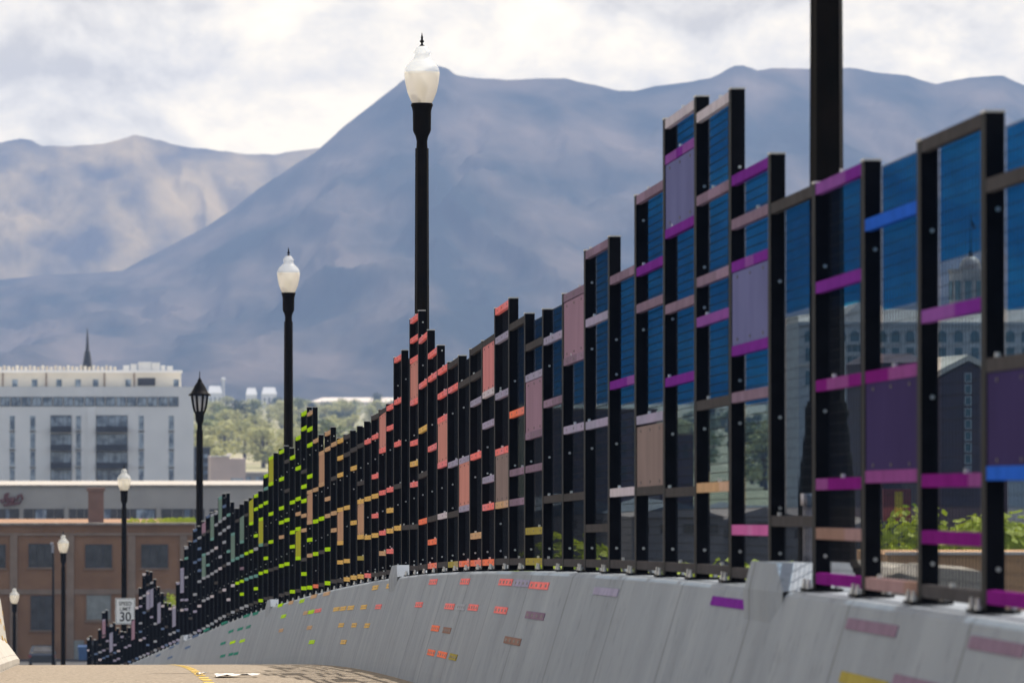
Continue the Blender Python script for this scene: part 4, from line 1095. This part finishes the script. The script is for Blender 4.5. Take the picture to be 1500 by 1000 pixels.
house(331, 375, 590, 3500, bench_z(3500) - 2, M['pinkish'], M['white_roof'], 'wide pale building among the slope trees, left of the lamp pole')
house(425, 450, 594, 3450, bench_z(3450) - 2, M['pinkish'], M['greyroof'], 'pale building with grey roof right of the lamp pole on the slope')
house(392, 425, 590, 3700, bench_z(3700) - 2, M['pinkish'], M['brick_red'], 'building with brown roof behind the cream globe lamp pole')
# white dish/dome
p = at(327, 551, 4700)
root = empty('storage_dome', (p.x, 4700, bench_z(4700))); tag(root, 'small round white dome on the mountain foot', 'dome')
hz_ = at(327, 553, 4700).z - bench_z(4700)
mb = MB(); mb.lathe([(1.5, 0), (1.2, max(hz_ - 3.2, 1))], 12); mb.build('support', M['stone'], root)
mb = MB(); mb.lathe([(0.6, hz_ - 3), (1.5, hz_ - 2.4), (1.9, hz_ - 1.4), (1.5, hz_ - .4), (0.7, hz_ + .2), (0.1, hz_ + .35)], 16); mb.build('shell', M['white_roof'], root)
b = Bld('pink_building', 760, 309, 336, 668, 20, M['pinkish'], 'blank pale pink building between the hotel and the lime fence')
b.part('parapet', M['white_roof'], 308.5, 336.5, 667, 669, 0.2, -0.5); b.part('wall_bay', M['pinkish'], 336, 360, 671, 730, 0.0, -12)
b.part('roof_unit', M['white_roof'], 333, 339, 664, 668, -2, -4); b.part('window', M['glass_blue'], 338, 356, 700, 707, 0.06, 0.001)
b = Bld('dark_building', 900, 283, 308, 656, 16, M['spire'], 'dark narrow building tucked behind the white hotel corner')
for y in (664, 676, 688): b.window(286, 305, y, y + 7, M['glass_blue'], M['frame_dark'], 2, 0.8)
b.part('parapet', M['greyroof'], 282.5, 308.5, 654.5, 656.5, 0.2, -.4)
b = Bld('beige_building', 1000, 350, 470, 692, 20, M['podium'], 'low beige building directly behind the lime fence tops')
b.part('roof_edge', M['cream_stone'], 349, 471, 690.5, 693, 0.3, -.5)
for k in range(6): b.window(356 + k * 18, 368 + k * 18, 697, 705, M['glass_blue'], M['podium'], 1, .7)

# domed civic building behind the mesh
D = 900
b = Bld('civic_building', D, 1170, 1640, 473, 30, M['stone'], 'pale civic building with dome and arched windows seen through the mesh')
b.part('cornice', M['stone'], 1168, 1642, 472, 476, 0.5, 0.001)
def roofpoly():
    mb = MB()
    xs_ = [1170, 1225, 1262, 1268, 1300, 1345, 1390, 1440, 1470, 1520, 1640]
    ys_ = [462, 456, 440, 441, 451, 454, 462, 458, 452, 453, 456]
    for k in range(len(xs_) - 1):
        a0, a1 = at(xs_[k], 473, D), at(xs_[k + 1], 473, D)
        t0, t1 = at(xs_[k], ys_[k], D).z, at(xs_[k + 1], ys_[k + 1], D).z
        mb.hexa([(a0.x, D - .4, a0.z), (a1.x, D - .4, a1.z), (a1.x, D + 20, a1.z), (a0.x, D + 20, a0.z), (a0.x, D + 1.2, t0), (a1.x, D + 1.2, t1), (a1.x, D + 18, t1), (a0.x, D + 18, t0)])
    return mb
b.add(roofpoly(), 'roof', M['cream_stone'])
def arched(bd, xc, w, y0, y1, m):
    mb = MB(); pts = [(xc - w, y1), (xc + w, y1), (xc + w, y0 + w)] + [(xc + w * math.cos(t), y0 + w - w * math.sin(t)) for t in (0.5, 1.05, 1.57, 2.09, 2.64)] + [(xc - w, y0 + w)]
    f_ = [at(x, y, bd.D - .12) for x, y in pts]; k_ = [Vector((q.x, bd.D - .001, q.z)) for q in f_]
    n = len(pts)
    mb.raw(f_ + k_, [tuple(range(n))] + [(q, n + q, n + (q + 1) % n, (q + 1) % n) for q in range(n)])
    bd.add(mb, 'window', m)
for x in (1185, 1208, 1232, 1252, 1272, 1292, 1312, 1333, 1380, 1404, 1428, 1455, 1480, 1503, 1530, 1560):
    arched(b, x, 6.5, 484, 501, M['teal_glass'])
    b.window(x - 6.5, x + 6.5, 508, 530, M['teal_glass'], M['stone'], 0, 1.0, 0.1)
    b.window(x - 6.5, x + 6.5, 542, 565, M['teal_glass'], M['stone'], 0, 1.0, 0.1)
b.part('string_course', M['cream_stone'], 1170, 1640, 533, 537, 0.3, 0.001)
c = at(1422, 460, D + 8)
zs = lambda y: at(1422, y, D + 8).z
mb = MB(); mb.lathe([(3.5, zs(465)), (3.5, zs(400)), (3.75, zs(399)), (3.75, zs(395))], 12, (c.x, D + 8, 0), smooth=False); b.add(mb, 'drum', M['drum_stone'])
for k in range(12):
    mb = MB()
    a = 2 * math.pi * (k + .5) / 12
    vs = []
    q = Vector((c.x + 3.42 * math.cos(a), D + 8 + 3.42 * math.sin(a), 0)); t = Vector((-math.sin(a), math.cos(a), 0)); nn = Vector((math.cos(a), math.sin(a), 0))
    mb.hexa([q - t * .5 - nn * .2 + Vector((0, 0, zs(440))), q + t * .5 - nn * .2 + Vector((0, 0, zs(440))), q + t * .5 + nn * .12 + Vector((0, 0, zs(440))), q - t * .5 + nn * .12 + Vector((0, 0, zs(440))),
             q - t * .5 - nn * .2 + Vector((0, 0, zs(412))), q + t * .5 - nn * .2 + Vector((0, 0, zs(412))), q + t * .5 + nn * .12 + Vector((0, 0, zs(412))), q - t * .5 + nn * .12 + Vector((0, 0, zs(412)))])
    b.add(mb, 'window', M['teal_glass'])
mb = MB(); mb.lathe([(1.85 * math.cos(t) + 0.05, zs(396) + 2.3 * math.sin(t)) for t in np.linspace(0, 1.5, 8)], 16, (c.x, D + 8, 0)); b.add(mb, 'dome', M['dome'])
mb = MB(); mb.lathe([(0.35, zs(376)), (0.4, zs(370)), (0.12, zs(366)), (0.06, zs(312))], 8, (c.x, D + 8, 0)); b.add(mb, 'flagpole', M['spire'])
p = at(1422, 318, D + 8)
mb = MB(); vs = []; fs = []
for k in range(7):
    u = k / 6
    for v in (0, 1): vs.append((p.x + 0.08 + u * 0.55, p.y + 0.15 * math.sin(u * 6), p.z - 0.2 - u * 1.0 - v * 1.0))
for k in range(6): fs.append((2 * k, 2 * k + 2, 2 * k + 3, 2 * k + 1))
mb.raw(vs, fs); o = mb.build('flag', M['red']); md = o.modifiers.new('thick', 'SOLIDIFY'); md.thickness = 0.02
tag(o, 'small red flag drooping from the pole above the dome', 'flag')

# dark brick tower with a glass strip and pale gable
b = Bld('brick_tower', 520, 1365, 1476, 560, 20, M['maroon'], 'dark maroon brick tower with pale gable edge and narrow glass strip')
mb = MB(); q = [at(x, y, 520) for x, y in ((1365, 560), (1476, 560), (1419, 531))]
mb.raw([Vector((v.x, 520, v.z)) for v in q] + [Vector((v.x, 540, v.z)) for v in q], [(0, 1, 2), (5, 4, 3), (1, 4, 5, 2), (0, 2, 5, 3)]); b.add(mb, 'gable', M['maroon'])
mb = MB()
for (x0, y0, x1, y1) in ((1361, 558, 1419, 528), (1419, 528, 1480, 558)):
    a, c = at(x0, y0, 519.6), at(x1, y1, 519.6); dz = Vector((0, 0, 0.55)); dy = Vector((0, 20.8, 0))
    mb.hexa([a, c, c + dy, a + dy, a + dz, c + dz, c + dy + dz, a + dy + dz])
b.add(mb, 'roof', M['cream_stone'])
for k in range(9): b.window(1413, 1423, 546 + k * 17, 560 + k * 17, M['teal_glass'], M['stone'], 0, 1.6, 0.12)
b = Bld('maroon_building', 640, 1284, 1360, 530, 26, M['maroon'], 'maroon hipped-roof building left of the brick tower, behind the violet sheet')
mb = MB(); a, c = at(1282, 531, 639), at(1362, 531, 639); t = at(1300, 517, 639).z
mb.hexa([(a.x, 639, a.z), (c.x, 639, a.z), (c.x, 667, a.z), (a.x, 667, a.z), (a.x + 1.3, 645, t), (c.x - 1.3, 645, t), (c.x - 1.3, 660, t), (a.x + 1.3, 660, t)]); b.add(mb, 'roof', M['maroon'])
for k in range(4):
    for y in (545, 580, 615, 650): b.window(1291 + k * 17, 1300 + k * 17, y, y + 18, M['glass_dark'], M['stone'], 0, 1.0, .1)
# maroon blocks seen through the middle bays
b = Bld('maroon_building', 620, 812, 962, 600, 30, M['maroon'], 'long dark maroon block seen through the mauve-railed bays')
b.part('parapet', M['brick_red'], 811, 963, 598, 601, .2, -.5)
for k in range(8):
    for y in (615, 648, 681): b.window(818 + k * 18, 828 + k * 18, y, y + 20, M['glass_dark'], M['maroon'], 1, 1.0, .1)
b = Bld('maroon_building', 560, 966, 1016, 637, 26, M['maroon'], 'smaller maroon block below the hazy slope, right of the brown sheet')
b.part('parapet', M['brick_red'], 965, 1017, 635, 638, .2, -.5)
for k in range(3): b.window(972 + k * 14, 981 + k * 14, 650, 672, M['glass_dark'], M['maroon'], 1, 1.0, .1)
# teal glass block right of the lamp base
b = Bld('glass_building', 700, 1238, 1266, 500, 18, M['stone'], 'narrow building of teal glass bands beside the nearest lamp post')
for k in range(12): b.window(1240, 1264, 504 + k * 17, 516 + k * 17, M['teal_glass'], M['stone'], 2, 1.0, .1)
# low grey roofs behind the mesh
for (x0, x1, yt, D, lab) in ((780, 930, 728, 360, 'flat grey roofed shed low behind the coral and mauve bays'), (925, 1060, 735, 340, 'grey shed with a shallow gable behind the middle bays'), (1050, 1190, 742, 350, 'grey shed behind the pink rail next to the concrete pedestal'), (1200, 1360, 760, 380, 'grey shed behind the nearest lamp base')):
    b = Bld('grey_shed', D, x0, x1, yt + 22, 24, M['greyroof'], lab)
    a, c = at(x0 - 2, yt + 22, D - .4), at(x1 + 2, yt + 22, D - .4); t = at(x0, yt, D).z
    mb = MB(); xm = (a.x + c.x) / 2
    mb.raw([(a.x, D - .4, a.z), (c.x, D - .4, a.z), (xm, D - .4, t), (a.x, D + 25, a.z), (c.x, D + 25, a.z), (xm, D + 25, t)], [(0, 1, 2), (5, 4, 3), (1, 4, 5, 2), (0, 2, 5, 3), (0, 3, 4, 1)])
    b.add(mb, 'roof', M['greyroof'])
    for k in range(4):
        xx = x0 + (x1 - x0) * (k + .5) / 4
        b.window(xx - 9, xx + 9, yt + 32, yt + 46, M['glass_dark'], M['frame_dark'], 2, 1.0, .08)
M['tanwall'] = mat('tan_brick', (0.58, 0.35, 0.18), (0.46, 0.28, 0.15), 0.8, 0.9)
b = Bld('tan_wall_building', 240, 1300, 1560, 812, 10, M['tanwall'], 'low tan brick building under the bright green trees')
b.part('coping', M['stone'], 1298, 1562, 808, 812.5, .15, -.4)
for x in (1395, 1420, 1450): b.part('door', M['frame_dark'], x - 9, x + 9, 850, 872, .05, .001)
# red and yellow shop sign on posts
D = 300; p = at(1314, 735, D)
root = empty('pole_sign', (p.x, D, 0)); tag(root, 'red pole sign with a yellow panel beside the bright green trees', 'sign')
mb = MB(); mb.box(-.75, .75, 0, .3, p.z - 1.0, p.z + 0.7); mb.build('sign_box', M['red'], root)
M['signyellow'] = mat('sign_yellow', (0.8, 0.5, 0.03), None, rough=0.5)
mb = MB(); mb.box(-.12, .3, -.03, -.001, p.z - .8, p.z + .55); mb.build('sign_panel', M['signyellow'], root)
mb = MB(); mb.tube([(-.4, .15, 0), (-.4, .15, p.z - .98)], .1, 8); mb.build('post', M['pole'], root)
mb = MB(); mb.tube([(.4, .15, 0), (.4, .15, p.z - .98)], .1, 8); mb.build('post', M['pole'], root)
# sunlit concrete ledge outside the fence near the first pedestal
mb = MB()
s0_, s1_ = 28.6, 34.0
vs = []
for k in range(9):
    s = s0_ + (s1_ - s0_) * k / 8
    z = ZB(s) + 0.115 + 0.02 * math.sin(k * 2.1)
    vs += [(XF(s) + 0.62, s, ZB(s) - 1.2), (XF(s) + 0.62, s, z - 0.05), (XF(s) + 0.68, s, z), (XF(s) + 0.95, s, z - 0.02), (XF(s) + 0.95, s, ZB(s) - 1.2)]
fs = []
for k in range(8):
    for q in range(4): fs.append((k * 5 + q, (k + 1) * 5 + q, (k + 1) * 5 + q + 1, k * 5 + q + 1))
fs += [(0, 1, 2, 3, 4), (44, 43, 42, 41, 40)]
mb.raw(vs, fs)
tag(mb.build('concrete_ledge', M['pale_concrete']), 'pale sunlit concrete ledge behind the fence beside the nearest lamp', 'ledge')

# ------------------------------------------------------------------ air
HAZE = True
if HAZE:
    hz = bpy.data.materials.new('haze_air'); hz.use_nodes = True
    nt = hz.node_tree; N = nt.nodes; N.remove(N['Principled BSDF'])
    pv = N.new('ShaderNodeVolumePrincipled')
    pv.inputs['Color'].default_value = (0.39, 0.55, 0.93, 1)
    pv.inputs['Density'].default_value = 0.000098
    pv.inputs['Anisotropy'].default_value = 0.0
    nt.links.new(pv.outputs[0], N['Material Output'].inputs['Volume'])
    mb = MB(); mb.box(-4000, 7000, -120, 11800, -1.5, 760)
    o = mb.build('haze', hz); tag(o, 'thin blue haze filling the valley air', 'haze', None, 'stuff')

# ------------------------------------------------------------------ light
EL, PHI = R(58), R(45)
to_sun = Vector((math.cos(EL) * math.cos(PHI), math.cos(EL) * math.sin(PHI), math.sin(EL)))
sd = bpy.data.lights.new('sun', 'SUN'); sd.energy = 5.0; sd.angle = R(0.5); sd.color = (1.0, 0.93, 0.83)
so = bpy.data.objects.new('sun', sd); COL.objects.link(so)
so.rotation_euler = to_sun.to_track_quat('Z', 'Y').to_euler()
so.location = (30, 0, 60)
w = bpy.data.worlds.new('World'); scene.world = w; w.use_nodes = True
nt = w.node_tree; N = nt.nodes; L = nt.links
bg = N['Background']
sky = N.new('ShaderNodeTexSky'); sky.sky_type = 'NISHITA'; sky.sun_disc = False
sky.sun_elevation = EL; sky.sun_rotation = math.atan2(to_sun.x, to_sun.y)
bg.inputs['Strength'].default_value = 0.14
tc = N.new('ShaderNodeTexCoord')
mp = N.new('ShaderNodeMapping'); mp.inputs['Scale'].default_value = (1, 1, 1.5); mp.inputs['Location'].default_value = (0.52, 0.2, 0.31)
L.new(tc.outputs['Generated'], mp.inputs[0])
n1 = N.new('ShaderNodeTexNoise'); n1.inputs['Scale'].default_value = 33; n1.inputs['Detail'].default_value = 14; n1.inputs['Roughness'].default_value = 0.60; n1.inputs['Distortion'].default_value = 0.2
L.new(mp.outputs[0], n1.inputs['Vector'])
cc = N.new('ShaderNodeValToRGB'); e = cc.color_ramp.elements       # cloud shade
CL = 7.0
e[0].position = 0.38; e[0].color = (0.90 * CL, 0.78 * CL, 0.58 * CL, 1); e[1].position = 0.64; e[1].color = (1.95 * CL, 1.64 * CL, 1.10 * CL, 1)
k = e.new(0.48); k.color = (1.30 * CL, 1.14 * CL, 0.86 * CL, 1)
L.new(n1.outputs['Fac'], cc.inputs[0])
# away from the sunward horizon the clouds are thinner and greyer
sx = N.new('ShaderNodeSeparateXYZ'); L.new(tc.outputs['Generated'], sx.inputs[0])
ahead = N.new('ShaderNodeMapRange'); ahead.inputs['From Min'].default_value = 0.2; ahead.inputs['From Max'].default_value = 0.9
L.new(sx.outputs['Y'], ahead.inputs['Value'])
dim = N.new('ShaderNodeMapRange'); dim.inputs['To Min'].default_value = 0.68; dim.inputs['To Max'].default_value = 1.0
L.new(ahead.outputs[0], dim.inputs['Value'])
dm = N.new('ShaderNodeVectorMath'); dm.operation = 'SCALE'; L.new(cc.outputs['Color'], dm.inputs[0]); L.new(dim.outputs[0], dm.inputs['Scale'])
n2 = N.new('ShaderNodeTexNoise'); n2.inputs['Scale'].default_value = 4; n2.inputs['Detail'].default_value = 6
L.new(mp.outputs[0], n2.inputs['Vector'])
cov = N.new('ShaderNodeMath'); cov.operation = 'MULTIPLY_ADD'; cov.inputs[1].default_value = 0.7
L.new(ahead.outputs[0], cov.inputs[0]); L.new(n2.outputs['Fac'], cov.inputs[2])
cv = N.new('ShaderNodeMapRange'); cv.interpolation_type = 'SMOOTHSTEP'; cv.inputs['From Min'].default_value = 0.46; cv.inputs['From Max'].default_value = 0.66
L.new(cov.outputs[0], cv.inputs['Value'])
mx = N.new('ShaderNodeMix'); mx.data_type = 'RGBA'
L.new(cv.outputs[0], mx.inputs['Factor']); L.new(sky.outputs[0], mx.inputs['A']); L.new(dm.outputs[0], mx.inputs['B'])
L.new(mx.outputs['Result'], bg.inputs['Color'])

# ------------------------------------------------------------------ render settings
scene.view_settings.view_transform = 'Standard'
scene.view_settings.look = 'None'
scene.view_settings.exposure = 0.42
scene.view_settings.gamma = 1.0
scene.cycles.max_bounces = 8
scene.cycles.transparent_max_bounces = 24
scene.cycles.volume_bounces = 0
scene.cycles.sample_clamp_indirect = 6
scene.render.film_transparent = False
